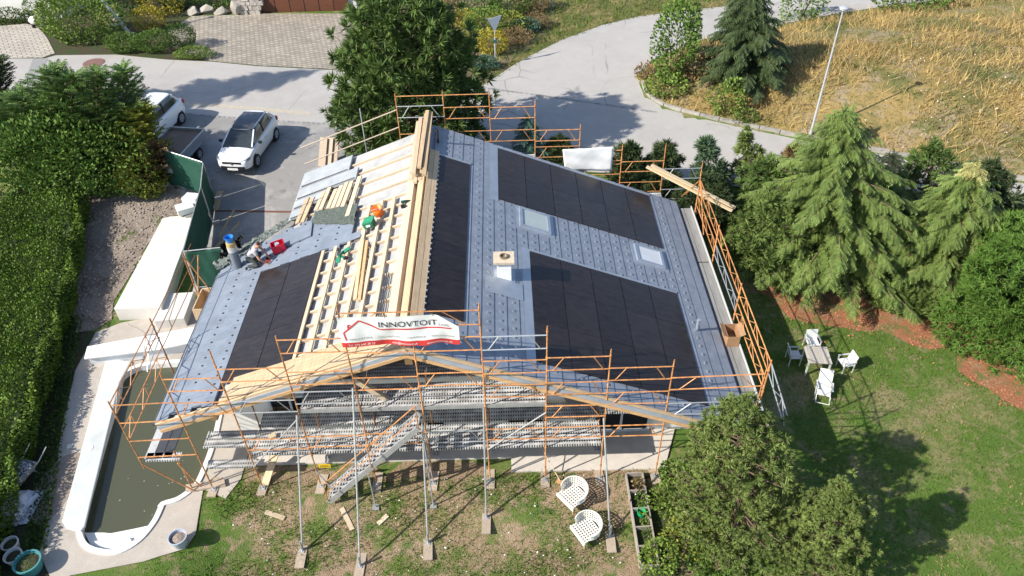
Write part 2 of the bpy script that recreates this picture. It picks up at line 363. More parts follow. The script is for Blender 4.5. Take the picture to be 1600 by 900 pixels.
pave2_m = mat_brick('court_pavers', (0.52,0.47,0.40), (0.42,0.38,0.33), (0.22,0.19,0.16), 0.5, 0.26, rot=-0.55, ms=0.03)

add_cracks(road_m, .35, (.2,.19,.18), .8); add_cracks(drive_m, .5, (.12,.115,.11), .8); add_cracks(conc_m, .3, (.25,.22,.19), .7, .008)
bmg = sheet('ground', G0, lawn, 0.0, hole=POOL)
sheet('front_lawn', ragged([(-8.4,8.2),(5.2,8.2),(5.2,14.6),(-8.4,15.2)], .25, .6, 9), mat_layers('worn_lawn_ground', [(0.11,0.155,0.035), (0.7,0.44,0.56,(0.30,0.21,0.135),35), (2.0,0.48,0.60,(0.33,0.235,0.16),36), (1.3,0.55,0.66,(0.065,0.125,0.025),37), (9,0.5,0.75,(0.10,0.10,0.04),38)], bump=0.8, bscale=24), 0.014)
sheet('verge', [(-5,40.6)] + px2([(752,138),(800,106),(832,88),(880,64),(940,42),(1000,28),(1080,18),(1140,12)]) + [(18,53.9),(32,55.6),(60,58),(60,75),(-2,75),(0.5,47)], drylawn, 0.012)
sheet('road', ROAD, road_m, 0.03)
sheet('driveway', DRIVE, drive_m, 0.036)
sheet('driveway_apron', APRON, apron_m, 0.036)
sheet('gravel_yard', GRAVEL, gravel_m, 0.02)
sheet('planting_bed', BEDL, soil_m, 0.012)
MULCH1 = ragged(MULCH1, .16, .5, 1); MULCH2 = ragged(MULCH2, .16, .5, 2); GRAVEL = ragged(GRAVEL, .1, .5, 3)
sheet('mulch_bed', MULCH1, mulch_m, 0.022); sheet('mulch_bed', MULCH2, mulch_m, 0.026)
sheet('vegetable_bed', BEDR, soil_m, 0.02)
sheet('paved_forecourt', PAVL, pave2_m, 0.04); sheet('paved_driveway', PAVG, pave_m, 0.04)
sheet('garden_soil', px2([(66,91),(86,84),(75,62),(60,42),(40,38),(-40,45),(-60,-40),(360,-40),(372,22),(300,24),(262,50),(268,72),(300,90),(330,96),(262,93),(180,85)]), soil_m, 0.014)
sheet('garden_soil', px2([(560,60),(540,22),(540,-40),(880,-40),(862,20),(858,52),(800,96),(752,132),(560,118)]), mat_layers('garden_earth', [(0.20,0.16,0.10), (1.0,0.45,0.6,(0.09,0.10,0.03),30), (8,0.5,0.7,(0.13,0.10,0.07),31)], bump=0.9, bscale=14), 0.016)
meadow = sheet('meadow', MEADOW_P, meadow_m, 0.05)
pd = sheet('pool_terrace', DECK, conc_m, 0.03, hole=POOL)
# worn darker round patch on the terrace
ci = hit((93,762)); sheet('terrace_patch', [(ci[0]+0.75*math.cos(a)*(1 if math.cos(a) < 0.2 else .62), ci[1]+1.35*math.sin(a)) for a in np.linspace(0, 2*math.pi, 20)[:-1]], mat_layers('patch_concrete', [(0.27,0.22,0.18), (4,0.45,0.7,(0.33,0.27,0.22),33)], bump=0.2, bscale=60), 0.036)

# kerb stones along the meadow edge, each its own piece
kerb_m = mat('kerb_stone', (0.33,0.31,0.28), 0.9, 0.2, 5, bump=0.3, rnd=0.12)
kroot = thing('kerb', (*G((1100,185),1.3)[:2], 1.3), 'low pale stone kerb curving between the road and the dry meadow', 'kerb')
kp = [(x, y) for x, y in MEADOW_P[1:11]]
def resample(pts, step):
    out = []; d0 = 0.0
    for i in range(len(pts)-1):
        a, b = Vector(pts[i]), Vector(pts[i+1]); L = (b-a).length; t = d0
        while t < L: out.append(a + (b-a)*(t/L)); t += step
        d0 = t - L
    return out
kb = MB().box((0,0,0), (0.96,0.16,0.22)).mesh('kerb_stone'); kb.materials.append(kerb_m)
rp = resample(kp, 1.0)
for i in range(len(rp)-1):
    a, b = rp[i], rp[i+1]; c = (a+b)/2
    inst('kerb_stone', kb, kroot, Matrix.Translation((c.x, c.y, 1.3*sst(24,33,c.y)+0.08)) @ Matrix.Rotation(math.atan2(b.y-a.y, b.x-a.x), 4, 'Z'))

# road details: sett line, drain, yellow line, manhole
sett_m = mat('sett_stone', (0.30,0.295,0.29), 0.9, 0.3, 6, rnd=0.2)
sr = thing('sett_strip', hit((470,191)), 'row of small grey setts between driveway and road', 'paving')
sm = MB().box((0,0,0), (0.24,0.15,0.08)).mesh('sett'); sm.materials.append(sett_m)
for p in resample([tuple(hit((x, y))[:2]) for x, y in ((296,179),(350,184),(430,190),(500,194),(560,200))], 0.27):
    inst('sett', sm, sr, Matrix.Translation((p.x, p.y, T(p.x, p.y)+0.012)) @ Matrix.Rotation(random.uniform(-.1,.1)-0.1, 4, 'Z'))
sr2 = thing('sett_strip', hit((900,160)), 'dark sett line across the road mouth beyond the back scaffold', 'paving')
for p in resample([tuple(hit((x, y))[:2]) for x, y in ((760,139),(820,147),(880,155),(950,165),(1022,176))], 0.27):
    inst('sett', sm, sr2, Matrix.Translation((p.x, p.y, T(p.x, p.y)+0.010)) @ Matrix.Rotation(random.uniform(-.1,.1)-0.25, 4, 'Z'))
yl = px2([(290,160),(400,168),(485,176),(485,181),(400,173),(290,165)])
sheet('road_marking', yl, mat('worn_yellow_paint', (0.50,0.40,0.25), 0.8, 0.25, 14, col2=(0.42,0.40,0.36)), 0.035)
dp = px2([(335,329),(472,331),(472,334),(335,332)])
o = sheet('drain_channel', dp, mat('rusty_grate', (0.16,0.075,0.05), 0.8, 0.4, 25), 0.042)
mh = hit((147,99)); o = obj('manhole_cover', MB().lathe([(0.62,0),(0.62,0.02),(0.56,0.025)], (mh[0],mh[1],mh[2]+0.025), 24), mat('manhole_iron', (0.22,0.12,0.10), 0.7, 0.3, 12, bump=0.4), label='round rusty red manhole cover in the road', cat='manhole cover')
pp = hit((60,99)); sheet('road_patch', px2([(52,92),(76,92),(70,105),(52,125),(40,125)]), mat('patch_asphalt', (0.28,0.275,0.275), 0.9, 0.15, 20), 0.036)

# ------------------------------------------------------------------ pool
white_p = mat('pool_liner_white', (0.80,0.79,0.76), 0.45, 0.06, 3)
ice_p = mat('pool_cover_pale', (0.56,0.59,0.57), 0.5, 0.08, 1.5, col2=(0.61,0.63,0.61))
pool = thing('swimming_pool', (-12,16,0), 'swimming pool with murky green water and white rounded rim', 'pool')
n = len(POOL); cen = np.mean(POOL, axis=0)
def inset(poly, d):
    out = []; n = len(poly); ar = sum(poly[i][0]*poly[(i+1)%n][1]-poly[(i+1)%n][0]*poly[i][1] for i in range(n)); sg = 1 if ar > 0 else -1
    for i in range(n):
        a, b, c = (Vector(poly[(i+j) % n]) for j in (-1, 0, 1))
        n1 = Vector((-(b-a).y, (b-a).x)).normalized(); n2 = Vector((-(c-b).y, (c-b).x)).normalized()
        m_ = (n1+n2).normalized(); out.append(tuple(b + m_*sg*d/max(0.5, m_.dot(n1))))
    return out
inner = inset(POOL, 0.16)
mb = MB(); vs = []
for poly, z in ((POOL, 0.0), (POOL, 0.075), (inner, 0.075), (inner, -1.3)): vs += [(x, y, z) for x, y in poly]
mb.add(vs, [(j*n+i, j*n+(i+1)%n, (j+1)*n+(i+1)%n, (j+1)*n+i) for j in range(3) for i in range(n)] + [tuple(range(3*n, 4*n))])
obj('rim', mb, white_p, pool)
water = bpy.data.materials.new('murky_water'); water.use_nodes = True
wp = water.node_tree.nodes['Principled BSDF']; wp.inputs['Base Color'].default_value = (0.082,0.085,0.05,1); wp.inputs['Roughness'].default_value = 0.12
wn = water.node_tree.nodes.new('ShaderNodeTexNoise'); wn.inputs['Scale'].default_value = 2.2; wb = water.node_tree.nodes.new('ShaderNodeBump'); wb.inputs['Strength'].default_value = 0.03
water.node_tree.links.new(wn.outputs[0], wb.inputs['Height']); water.node_tree.links.new(wb.outputs[0], wp.inputs['Normal'])
obj('water_surface', MB().add([(x, y, -0.16) for x, y in inset(POOL, 0.13)], [tuple(range(n))[::-1]]), water, pool)
# white corner steps at the near end
stp = [(-12.9,12.95),(-12.5,12.48),(-12.0,12.29),(-11.5,12.3),(-11.15,12.58),(-10.93,13.15),(-11.6,13.0),(-12.1,12.9),(-12.3,12.93)]
obj('steps', MB().prism(stp, -1.2, -0.135), white_p, pool); 
obj('steps', MB().prism([(x*0.9+cx*0.1, y) for (x, y), cx in zip([(-12.6,12.6),(-12.4,12.45),(-12.0,12.26),(-11.45,12.2),(-11.15,12.42),(-11.4,12.7),(-12.0,12.66)], [-11.8]*7)], -0.134, -0.06), white_p, pool)
cov = [tuple(G(p, 0.1)[:2]) for p in ((97,815),(104,826),(126,831),(133,822),(187,598),(205,565),(166,560))]
pc = thing('pool_cover_ledge', (-14.2,16.5,0), 'long pale blue-white pool ledge along the left of the water', 'pool ledge')
obj('panel', MB().prism(cov, 0.03, 0.12), ice_p, pc, bevel=0.03)
sk = G((140,700),0.12); obj('skimmer_lid', MB().lathe([(0.12,0),(0.12,0.012)], (sk[0],sk[1],0.121), 14), white_p, pc)
bx = [tuple(G(p, 0.55)[:2]) for p in ((131,538),(150,560),(322,530),(345,505),(240,521))]
bx = [tuple(G(p, 0.5)[:2]) for p in ((136,541),(131,560),(250,545),(330,528),(330,505),(240,522))]
pcb = thing('pool_cover_box', (*np.mean(bx, axis=0), 0), 'bright white bench box across the far end of the pool', 'pool box')
obj('lid', MB().prism(bx, 0.42, 0.5), white_p, pcb, bevel=0.02)
obj('case', MB().prism(inset(bx, 0.1), 0.02, 0.419), mat('box_white', (0.7,0.72,0.73), 0.6, 0.05), pcb)
# floating leaves
for i in range(26):
    while True:
        q = (random.uniform(-13.6,-10.2), random.uniform(12.4,18))
        if inpoly(q, inset(POOL, 0.3)): break
    pass
lf = MB()
for i in range(26):
    q = (random.uniform(-13.4,-10.3), random.gauss(14.5,1.6))
    if inpoly(q, inset(POOL, 0.35)) and not inpoly(q, stp):
        a = random.uniform(0,6.28); s_ = random.uniform(.01,.028); lf.box((q[0],q[1],-0.155), (s_*2,s_,0.004), (0,0,a))
obj('floating_leaves', lf, mat('leaf_litter', (0.45,0.42,0.30), 0.8, 0.3), kind='stuff', label='scattered pale leaves floating on the pool water', cat='leaves')

# ================================================================== MAIN HOUSE
XR, ZR, SL = -2.78, 5.79, 0.378
NL = math.sqrt(1 + SL*SL)
def RPt(side, x, y, h=0.0):
    """point on a roof slope: side +1 right, -1 left; h above the finished surface"""
    z = ZR - SL*abs(x - XR); return Vector((x + side*SL/NL*h, y - 0.03*(x-XR)*(side > 0), z + h/NL))
def roofbox(mb, side, x0, x1, y0, y1, h0, h1, h1b=None):
    """slab on the slope between x0..x1, y0..y1 from height h0 to h1 (h1b at the x1 side)"""
    h1b = h1 if h1b is None else h1b
    vs = [RPt(side, x, y, h0) for x, y in ((x0,y0),(x1,y0),(x1,y1),(x0,y1))] + [RPt(side, x, y, h) for x, y, h in ((x0,y0,h1),(x1,y0,h1b),(x1,y1,h1b),(x0,y1,h1))]
    return mb.add(vs, [(3,2,1,0),(4,5,6,7),(0,1,5,4),(1,2,6,5),(2,3,7,6),(3,0,4,7)])
wood = mat('new_spruce_wood', (0.50,0.365,0.225), 0.7, 0.14, 3, stretch=(6,0.6,6), rnd=0.12, col2=(0.56,0.41,0.25))
wood_w = mat('pale_planed_wood', (0.58,0.46,0.325), 0.7, 0.12, 3, stretch=(5,0.6,5), rnd=0.12)
wood_o = mat('orange_timber', (0.55,0.34,0.17), 0.65, 0.18, 3, stretch=(1,5,5), rnd=0.12)
wood_d = mat('dark_gable_boards', (0.13,0.07,0.04), 0.7, 0.25, 4, stretch=(8,8,0.6))
wall_m = mat('white_render', (0.66,0.65,0.62), 0.9, 0.06, 2, bump=0.1, bscale=60)
slate_m = mat('blue_grey_slate', (0.19,0.22,0.27), 0.5, 0.12, 3.0, bump=0.06, bscale=30, rnd=0.035, spec=0.5, col2=(0.225,0.255,0.305))
flash_m = mat('zinc_flashing', (0.34,0.38,0.44), 0.42, 0.12, 2.5, metal=0.35)
under_m = mat('roof_underlay', (0.37,0.375,0.375), 0.7, 0.14, 1.4, col2=(0.44,0.435,0.42), bump=0.3, bscale=5)
dark_m = mat('dark_void', (0.02,0.02,0.02), 0.8, 0.2)
panel_m = mat('solar_glass', (0.026,0.020,0.019), 0.24, 0.35, 1.3, stretch=(0.6,5,5), rnd=0.2, spec=0.33)
gap_m = mat('panel_seam', (0.13,0.12,0.12), 0.4, 0.1)

house = thing('house', (XR, 20, 0), 'house being re-roofed with solar panels, blue-grey slates and bare battens', 'house')
# walls
def gable_prism(mb, x0, x1, y0, y1, zb, drop):
    prof = [(x0, zb), (x1, zb), (x1, ZR-SL*abs(x1-XR)-drop), (XR, ZR-drop), (x0, ZR-SL*abs(x0-XR)-drop)]
    vs = [(x, y, z) for y in (y0, y1) for x, z in prof]; n = 5
    mb.add(vs, [(0,1,2,3,4), tuple(range(9,4,-1))] + [(i, i+n, (i+1)%n+n, (i+1)%n) for i in range(n)]); return mb
obj('wall', gable_prism(MB(), -8.9, 6.0, 16.1, 20.9, -0.6, 0.42), wall_m, house); obj('wall', gable_prism(MB(), -7.4, 5.98, 20.902, 25.6, -0.6, 0.42), wall_m, house)
mb = MB(); zt = 3.3
xa, xb = XR-(ZR-0.5-zt)/SL, XR+(ZR-0.5-zt)/SL
mb.add([(xa,16.08,zt),(xb,16.08,zt),(XR,16.08,ZR-0.5),(xa,16.04,zt),(xb,16.04,zt),(XR,16.04,ZR-0.5)], [(0,2,1),(3,4,5),(0,1,4,3),(1,2,5,4),(2,0,3,5)])
obj('gable_cladding', mb, wood_d, house)
for i, (x, z) in enumerate(((XR, ZR-0.62),(-6.3, ZR-SL*3.5-0.52),(-8.6, ZR-SL*5.8-0.5),(0.9, ZR-SL*3.7-0.52),(4.6, ZR-SL*7.4-0.5))):
    obj('purlin', MB().box((x, 15.5, z), (0.2, 2.0, 0.26)), wood_o, house)
obj('roof_strut', MB().beam((-4.4,14.62,4.45), (-3.55,14.62,3.5), 0.14, 0.16), wood_w, house)
# windows and doors of the front wall
win_m = mat('window_frame_grey', (0.5,0.51,0.52), 0.5, 0.05)
glass_d = mat('dark_glass', (0.01,0.012,0.014), 0.08, 0.3, 2)
for x0, x1, z0, z1 in ((-0.2,1.0,0.05,2.2),(-4.9,-3.3,0.9,2.2),(-7.6,-6.3,0.9,2.2),(2.6,4.4,0.1,2.0),(-3.4,-2.2,0.05,1.4)):
    wn_ = obj('window', MB().box(((x0+x1)/2,16.085,(z0+z1)/2), (x1-x0,0.05,z1-z0)), glass_d, house)
    fr = MB()
    for c, d in (((x0,16.06,(z0+z1)/2),(0.09,0.1,z1-z0+0.09)), ((x1,16.06,(z0+z1)/2),(0.09,0.1,z1-z0+0.09)), (((x0+x1)/2,16.055,z1),(x1-x0-0.09,0.09,0.09)), (((x0+x1)/2,16.055,z0),(x1-x0-0.09,0.09,0.09)), (((x0+x1)/2,16.05,(z0+z1)/2),(0.07,0.07,z1-z0-0.09))): fr.box(c, d)
    obj('window_frame', fr, win_m, wn_)
# terrace slab in front
ter = thing('front_terrace', (-2,15.2,0), 'pale concrete terrace slab under the front scaffold', 'terrace')
obj('slab', MB().prism([(-8.55,15.1),(-0.1,15.1),(-0.1,14.55),(4.7,14.5),(5.3,16.05),(-8.55,16.05)], -0.55, 0.07), mat('terrace_concrete', (0.56,0.51,0.45), 0.85, 0.1, 2.5, bump=0.15, bscale=40), ter)

# --- roof slopes
lp = [(-10.25,14.45),(XR,14.45),(XR,26.6),(-7.9,26.5),(-7.9,23.05),(-10.25,21.35)]
rp_ = [(XR,14.45),(6.93,14.45),(6.93,26.45),(XR,26.6)]
def slab(poly, side, h0, h1):
    mb = MB(); n = len(poly)
    vs = [RPt(side, x, y, h0) for x, y in poly] + [RPt(side, x, y, h1) for x, y in poly]
    mb.add(vs, [tuple(range(n-1,-1,-1)), tuple(range(n,2*n))] + [(i,(i+1)%n,n+(i+1)%n,n+i) for i in range(n)]); return mb
rl = obj('roof_slope', slab(lp, -1, -0.36, -0.13), under_m, house, label='left roof slope, half slated, with bare battens and pale underlay')
rr = obj('roof_slope', slab(rp_, 1, -0.36, -0.06), slate_m, house, label='right roof slope covered with blue-grey strips and solar panels')

# solar panels
def solar(side, roof, x0, x1, y0, y1, nc, nr):
    dx = (x1-x0)/nc; dy = (y1-y0)/nr
    roofbox(mbk := MB(), side, x0, x1, y0, y1, -0.05, 0.012)
    obj('panel_bed', mbk, gap_m, roof)
    for i in range(nc):
        for j in range(nr):
            mb = roofbox(MB(), side, x0+i*dx+0.012, x0+(i+1)*dx-0.012, y0+j*dy+0.006, y0+(j+1)*dy-0.006, 0.013, 0.04)
            obj('solar_panel', mb, panel_m, roof)
B1 = (0.70,5.76,15.1,20.17); B2 = (-0.30,5.74,22.72,26.25); B3 = (-2.41,-1.32,15.95,24.4); B4 = (-8.42,-6.22,15.3,20.37)
solar(1, rr, *B1, 5, 3); solar(1, rr, *B2, 6, 2); solar(1, rr, *B3, 1, 5); solar(-1, rl, *B4, 2, 3)
# flashings around the panel fields
mb = MB(); roofbox(mb, 1, 0.42, 0.69, 14.8, 20.3, -0.03, 0.022); roofbox(mb, 1, 0.70, 5.78, 20.18, 20.27, -0.03, 0.045); obj('panel_flashing', mb, flash_m, rr)
mb = MB(); roofbox(mb, 1, -0.62, -0.31, 22.6, 26.4, -0.03, 0.022); roofbox(mb, 1, -0.3, 5.78, 26.26, 26.38, -0.03, 0.05); obj('panel_flashing', mb, flash_m, rr)
mb = MB(); roofbox(mb, 1, -2.43, -1.3, 24.41, 24.5, -0.03, 0.05); obj('panel_flashing', mb, flash_m, rr)

# skylights
SK = [(0.40,1.47,21.42,22.55),(4.55,5.58,21.42,22.42)]
sky_glass = mat('skylight_blind', (0.42,0.47,0.45), 0.12, 0.05, 2); sky_glass2 = mat('skylight_blind_white', (0.62,0.64,0.65), 0.12, 0.05, 2)
for i, (x0,x1,y0,y1) in enumerate(SK):
    f = MB(); 
    for a in ((x0,x0+0.1,y0,y1),(x1-0.1,x1,y0,y1),(x0+0.1,x1-0.1,y0,y0+0.1),(x0+0.1,x1-0.1,y1-0.1,y1)): roofbox(f, 1, *a, -0.04, 0.10)
    sko = obj('skylight', f, flash_m, rr)
    # glass pane is a further piece of the slope (no fourth level)
    obj('skylight_pane', roofbox(MB(), 1, x0+0.1, x1-0.1, y0+0.1, y1-0.1, -0.02, 0.07), (sky_glass, sky_glass2)[i], rr)
    fl = MB()
    for a in ((x0-0.12,x0,y0-0.12,y1+0.1),(x1,x1+0.14,y0-0.12,y1+0.1),(x0,x1,y0-0.12,y0),(x0,x1,y1,y1+0.1)): roofbox(fl, 1, *a, -0.03, 0.03)
    obj('skylight_flashing', fl, flash_m, rr)

# slate strips of the right slope: each strip a piece of its own
def subtract(rects, h):
    out = []
    for (a,b,c,d) in rects:
        if h[0] >= b or h[1] <= a or h[2] >= d or h[3] <= c: out.append((a,b,c,d)); continue
        if c < h[2]: out.append((a,b,c,h[2]))
        if d > h[3]: out.append((a,b,h[3],d))
        lo, hi = max(c,h[2]), min(d,h[3])
        if a < h[0]: out.append((a,h[0],lo,hi))
        if b > h[1]: out.append((h[1],b,lo,hi))
    return out
holes = [B1,(0.42,0.69,14.8,20.3),(0.7,5.78,20.17,20.28),B2,(-0.62,-0.31,22.6,26.4),(-0.3,5.78,26.25,26.4),B3,(-2.43,-1.3,24.4,24.5)] + [(a-0.12,b+0.14,c-0.12,d+0.1) for a,b,c,d in SK]
stops = MB(); ncourse = 26
for i in range(ncourse):
    x0 = -2.72 + 0.3745*i; x1 = min(x0+0.3745, 6.97)
    if i == 0: x0 = -2.6
    cut = sorted([14.46] + [14.46 + 12.1*(k_+0.5*(i % 2))/3 for k_ in range(0, 4) if 14.6 < 14.46+12.1*(k_+0.5*(i % 2))/3 < 26.4] + [26.5])
    for j in range(len(cut)-1):
        for (a,b,c,d) in [r for r in __import__('functools').reduce(subtract, holes, [(x0,x1,cut[j],cut[j+1])])]:
            if b-a < 0.03 or d-c < 0.05: continue
            obj('slate_strip', roofbox(MB(), 1, a+0.001, b-0.004, c+0.003, d-0.003, -0.055, 0.004, 0.021), slate_m, rr)
    if x0 < 5.9 and i > 0:
        y = 14.9 + 0.19*(i % 2)
        while y < 26.3:
            xm = x0 + 0.2
            if not any(h[0]-0.05 < xm < h[1]+0.05 and h[2]-0.06 < y < h[3]+0.06 for h in holes) and not (abs(xm+0.1) < 0.45 and 17.6 < y < 19.6):
                roofbox(stops, 1, xm-0.035, xm+0.05, y-0.04, y+0.04, 0.0, 0.06, 0.02)
            y += 0.375
    elif 5.75 < x0 < 6.2:
        y = 15
        while y < 26.2: roofbox(stops, 1, x0+0.16, x0+0.23, y-0.035, y+0.035, 0.0, 0.045, 0.02); y += 0.375
obj('snow_stops', stops, mat('snow_stop_metal', (0.38,0.42,0.48), 0.35, 0.1, metal=0.5), rr, kind='stuff')

# left slope: slates, battens, counter battens, boards
polyA = [(-10.27,14.5),(-8.43,14.5),(-8.43,20.45),(-6.24,20.40),(-5.14,20.5),(-5.18,21.66),(-5.6,21.7),(-5.7,22.1),(-6.2,22.1),(-6.3,22.5),(-6.7,22.6),(-6.9,22.9),(-7.4,22.7),(-9.11,22.1),(-10.27,21.36)]
slate_l = mat('grey_fibre_slate', (0.19,0.222,0.275), 0.6, 0.10, 2.0, bump=0.05, bscale=30, rnd=0.06, col2=(0.205,0.24,0.29))
i = 0; x = -10.27; dots = MB()
while x < -5.1:
    y = 14.5 + (0.17 if i % 2 else 0)
    while y < 23:
        if inpoly((x+0.18, y+0.17), polyA):
            h = random.uniform(0.020, 0.030)
            obj('slate', roofbox(MB(), -1, x-0.004, x+0.356, y+0.003, y+0.337, -0.05, h, 0.006), slate_l, rl)
            if i % 2 == 0 and x > -9.7 and (x < -8.6 or y > 20.4):
                roofbox(dots, -1, x+0.145, x+0.185, y+0.145, y+0.19, 0.0, 0.045)
        y += 0.34
    x += 0.36; i += 1
obj('slate_hooks', dots, mat('slate_hook_dark', (0.05,0.055,0.07), 0.5, 0.1), rl, kind='stuff')
mb = roofbox(MB(), -1, -10.32, -10.22, 14.45, 21.3, -0.06, 0.02); obj('eave_flashing', mb, flash_m, rl)
for x in (-6.17,-5.72,-5.25,-4.78,-4.32,-3.87):
    y1 = 20.4 if x < -5.2 else 22.0 + 0.3*random.random()
    obj('batten', roofbox(MB(), -1, x-0.055, x+0.055, 15.25, y1, -0.035, 0.02), wood_w, rl)
y = 15.5
while y < 26.4:
    x0 = -6.2 if y < 20.35 else (-5.1 if y < 21.8 else (-6.2 if y < 22.7 else -7.85))
    obj('counter_batten', roofbox(MB(), -1, x0, -3.42, y-0.035, y+0.035, -0.128, -0.036 if y < 22 else -0.05), wood_w, rl)
    y += 0.62 if y < 21.8 else 0.86
for x0, x1, y0, y1, h, m_ in ((-3.42,-3.17,15.2,24.2,0.05,wood_w),(-3.0,-2.80,15.0,24.6,0.09,wood)):
    obj('ridge_board', roofbox(MB(), -1, x0, x1, y0, y1, -0.13, h), m_, rl)
for x0, x1 in ((-2.77,-2.60),(-2.59,-2.43)):
    obj('ridge_board', roofbox(MB(), 1, x0, x1, 14.9, 24.6, -0.05, 0.075), wood, rr)
sheet_m = mat('loose_zinc_sheet', (0.34,0.365,0.385), 0.5, 0.12, 2.0, col2=(0.39,0.41,0.42))
for k_, (x0, x1, y0, y1) in enumerate(((-8.05,-6.0,25.35,26.45),(-8.05,-5.6,24.5,25.3),(-8.05,-6.7,23.85,24.45),(-8.05,-7.3,23.2,23.8))):
    obj('roof_sheet', roofbox(MB(), -1, x0, x1, y0, y1, -0.05, 0.015, 0.03), sheet_m, rl); obj('sheet_seam', roofbox(MB(), -1, x0+.1, x1-.05, y0+.02, y0+.05, 0.015, 0.06), gap_m, rl)
# screws along the panel edge
scr = MB()
for k_ in range(34): roofbox(scr, 1, -2.43, -2.39, 15.1+k_*0.28, 15.15+k_*0.28, 0.0, 0.09)
obj('fixing_screws', scr, mat('bright_steel', (0.7,0.7,0.7), 0.3, 0.1, metal=0.6), rr, kind='stuff')
# verge planks along the front left edge
for j in range(6):
    y0 = 14.47 + j*0.142
    obj('verge_plank', roofbox(MB(), -1, -8.25 + 0.05*j, -2.82, y0, y0+0.136, -0.06, 0.06), wood, rl)
# verge: board, flashing and barge board, one set per slope
for side, roof, xe in ((-1, rl, -10.25), (1, rr, 6.93)):
    def vb(h0, h1, y0, y1, xs=XR):
        pts = [RPt(side, x, y, h) for h in (h0, h1) for x, y in ((xs,y0),(xe,y0),(xe,y1),(xs,y1))]
        return MB().add(pts, [(3,2,1,0),(4,5,6,7),(0,1,5,4),(1,2,6,5),(2,3,7,6),(3,0,4,7)])
    obj('verge_board', vb(-0.05, 0.035, 14.38, 14.44), wood, roof)
    obj('verge_flashing', vb(-0.19, -0.055, 14.35, 14.44), mat('pale_membrane_edge', (0.34,0.38,0.43), 0.5, 0.15, 2.5, metal=0.1), roof)
    obj('barge_board', vb(-0.30, -0.195, 14.33, 14.44), wood_o, roof)
# gutters
gut = mat('gutter_zinc', (0.30,0.31,0.33), 0.4, 0.15, 3, metal=0.5)
def gutter(x, z, y0, y1, roof):
    mb = MB(); n_ = 7
    for y in (y0, y1):
        pass
    vs = []; 
    for y in (y0, y1):
        for i in range(n_):
            a = math.pi + math.pi*i/(n_-1); vs.append((x+0.075*math.cos(a), y, z+0.075*math.sin(a)))
        for i in range(n_-1, -1, -1):
            a = math.pi + math.pi*i/(n_-1); vs.append((x+0.068*math.cos(a), y, z+0.068*math.sin(a)+0.001))
    m_ = 2*n_; mb.add(vs, [(i,(i+1)%m_,m_+(i+1)%m_,m_+i) for i in range(m_)])
    return obj('gutter', mb, gut, roof)
gutter(-10.36, ZR-SL*7.47-0.12, 14.5, 21.3, rl); gutter(7.04, ZR-SL*9.71-0.12, 14.3, 26.2, rr)

# chimney on the right slope, vent pipe, soil pipe, stove pipe on the left slope
c = RPt(1, -0.15, 18.55)
obj('chimney', MB().box((c.x, c.y, c.z+0.16), (0.44,0.42,1.0)), mat('chimney_white', (0.80,0.80,0.78), 0.7, 0.05), house)
mb = MB().box((c.x, c.y, c.z+0.70), (0.64,0.58,0.07)); obj('chimney_cap', mb, mat('sandstone_cap', (0.56,0.46,0.34), 0.85, 0.15, 9), house)
obj('chimney_flue', MB().lathe([(0.13,0.735),(0.13,0.80),(0.10,0.80),(0.10,0.74)], (c.x, c.y, c.z), 16), mat('flue_steel', (0.35,0.28,0.2), 0.4, 0.2, metal=0.6), house)
mb = MB(); roofbox(mb, 1, -0.75, 0.4, 17.55, 18.3, 0.031, 0.038); roofbox(mb, 1, -0.5, 0.18, 18.3, 18.95, 0.031, 0.038); obj('chimney_flashing', mb, flash_m, house)
def pipe(name, p, h, r, m_, capped=True):
    mb = MB().tube(p, (p.x, p.y, p.z+h), r, 10)
    if capped: mb.tube((p.x,p.y,p.z+h), (p.x,p.y,p.z+h+0.06), r*1.25, 10)
    return obj(name, mb, m_, house, smooth=False)
pipe('vent_pipe', RPt(1, 6.15, 18.5), 0.42, 0.05, flash_m); pipe('vent_pipe', RPt(1, -2.5, 25.3), 0.5, 0.045, mat('black_pipe', (0.03,0.03,0.035), 0.5))
p0 = RPt(-1, -9.55, 21.25); mb = MB().tube((p0.x,p0.y,p0.z-0.1), (p0.x,p0.y,p0.z+0.75), 0.16, 14); obj('stove_pipe', mb, mat('pipe_lead_grey', (0.16,0.18,0.21), 0.5, 0.1), house)
obj('pipe_collar', MB().tube((p0.x,p0.y,p0.z+0.75), (p0.x,p0.y,p0.z+0.95), 0.165, 14), mat('pipe_aluminium', (0.7,0.7,0.68), 0.35, 0.1, metal=0.5), house)
obj('pipe_tape', MB().tube((p0.x,p0.y,p0.z+0.95), (p0.x,p0.y,p0.z+1.12), 0.155, 14), mat('tan_tape', (0.5,0.36,0.14), 0.7), house)
obj('pipe_cap', MB().lathe([(0.10,1.12),(0.12,1.2),(0.16,1.34),(0.15,1.34),(0.10,1.2)], p0, 14), mat('blue_plastic', (0.03,0.22,0.62), 0.4), house)

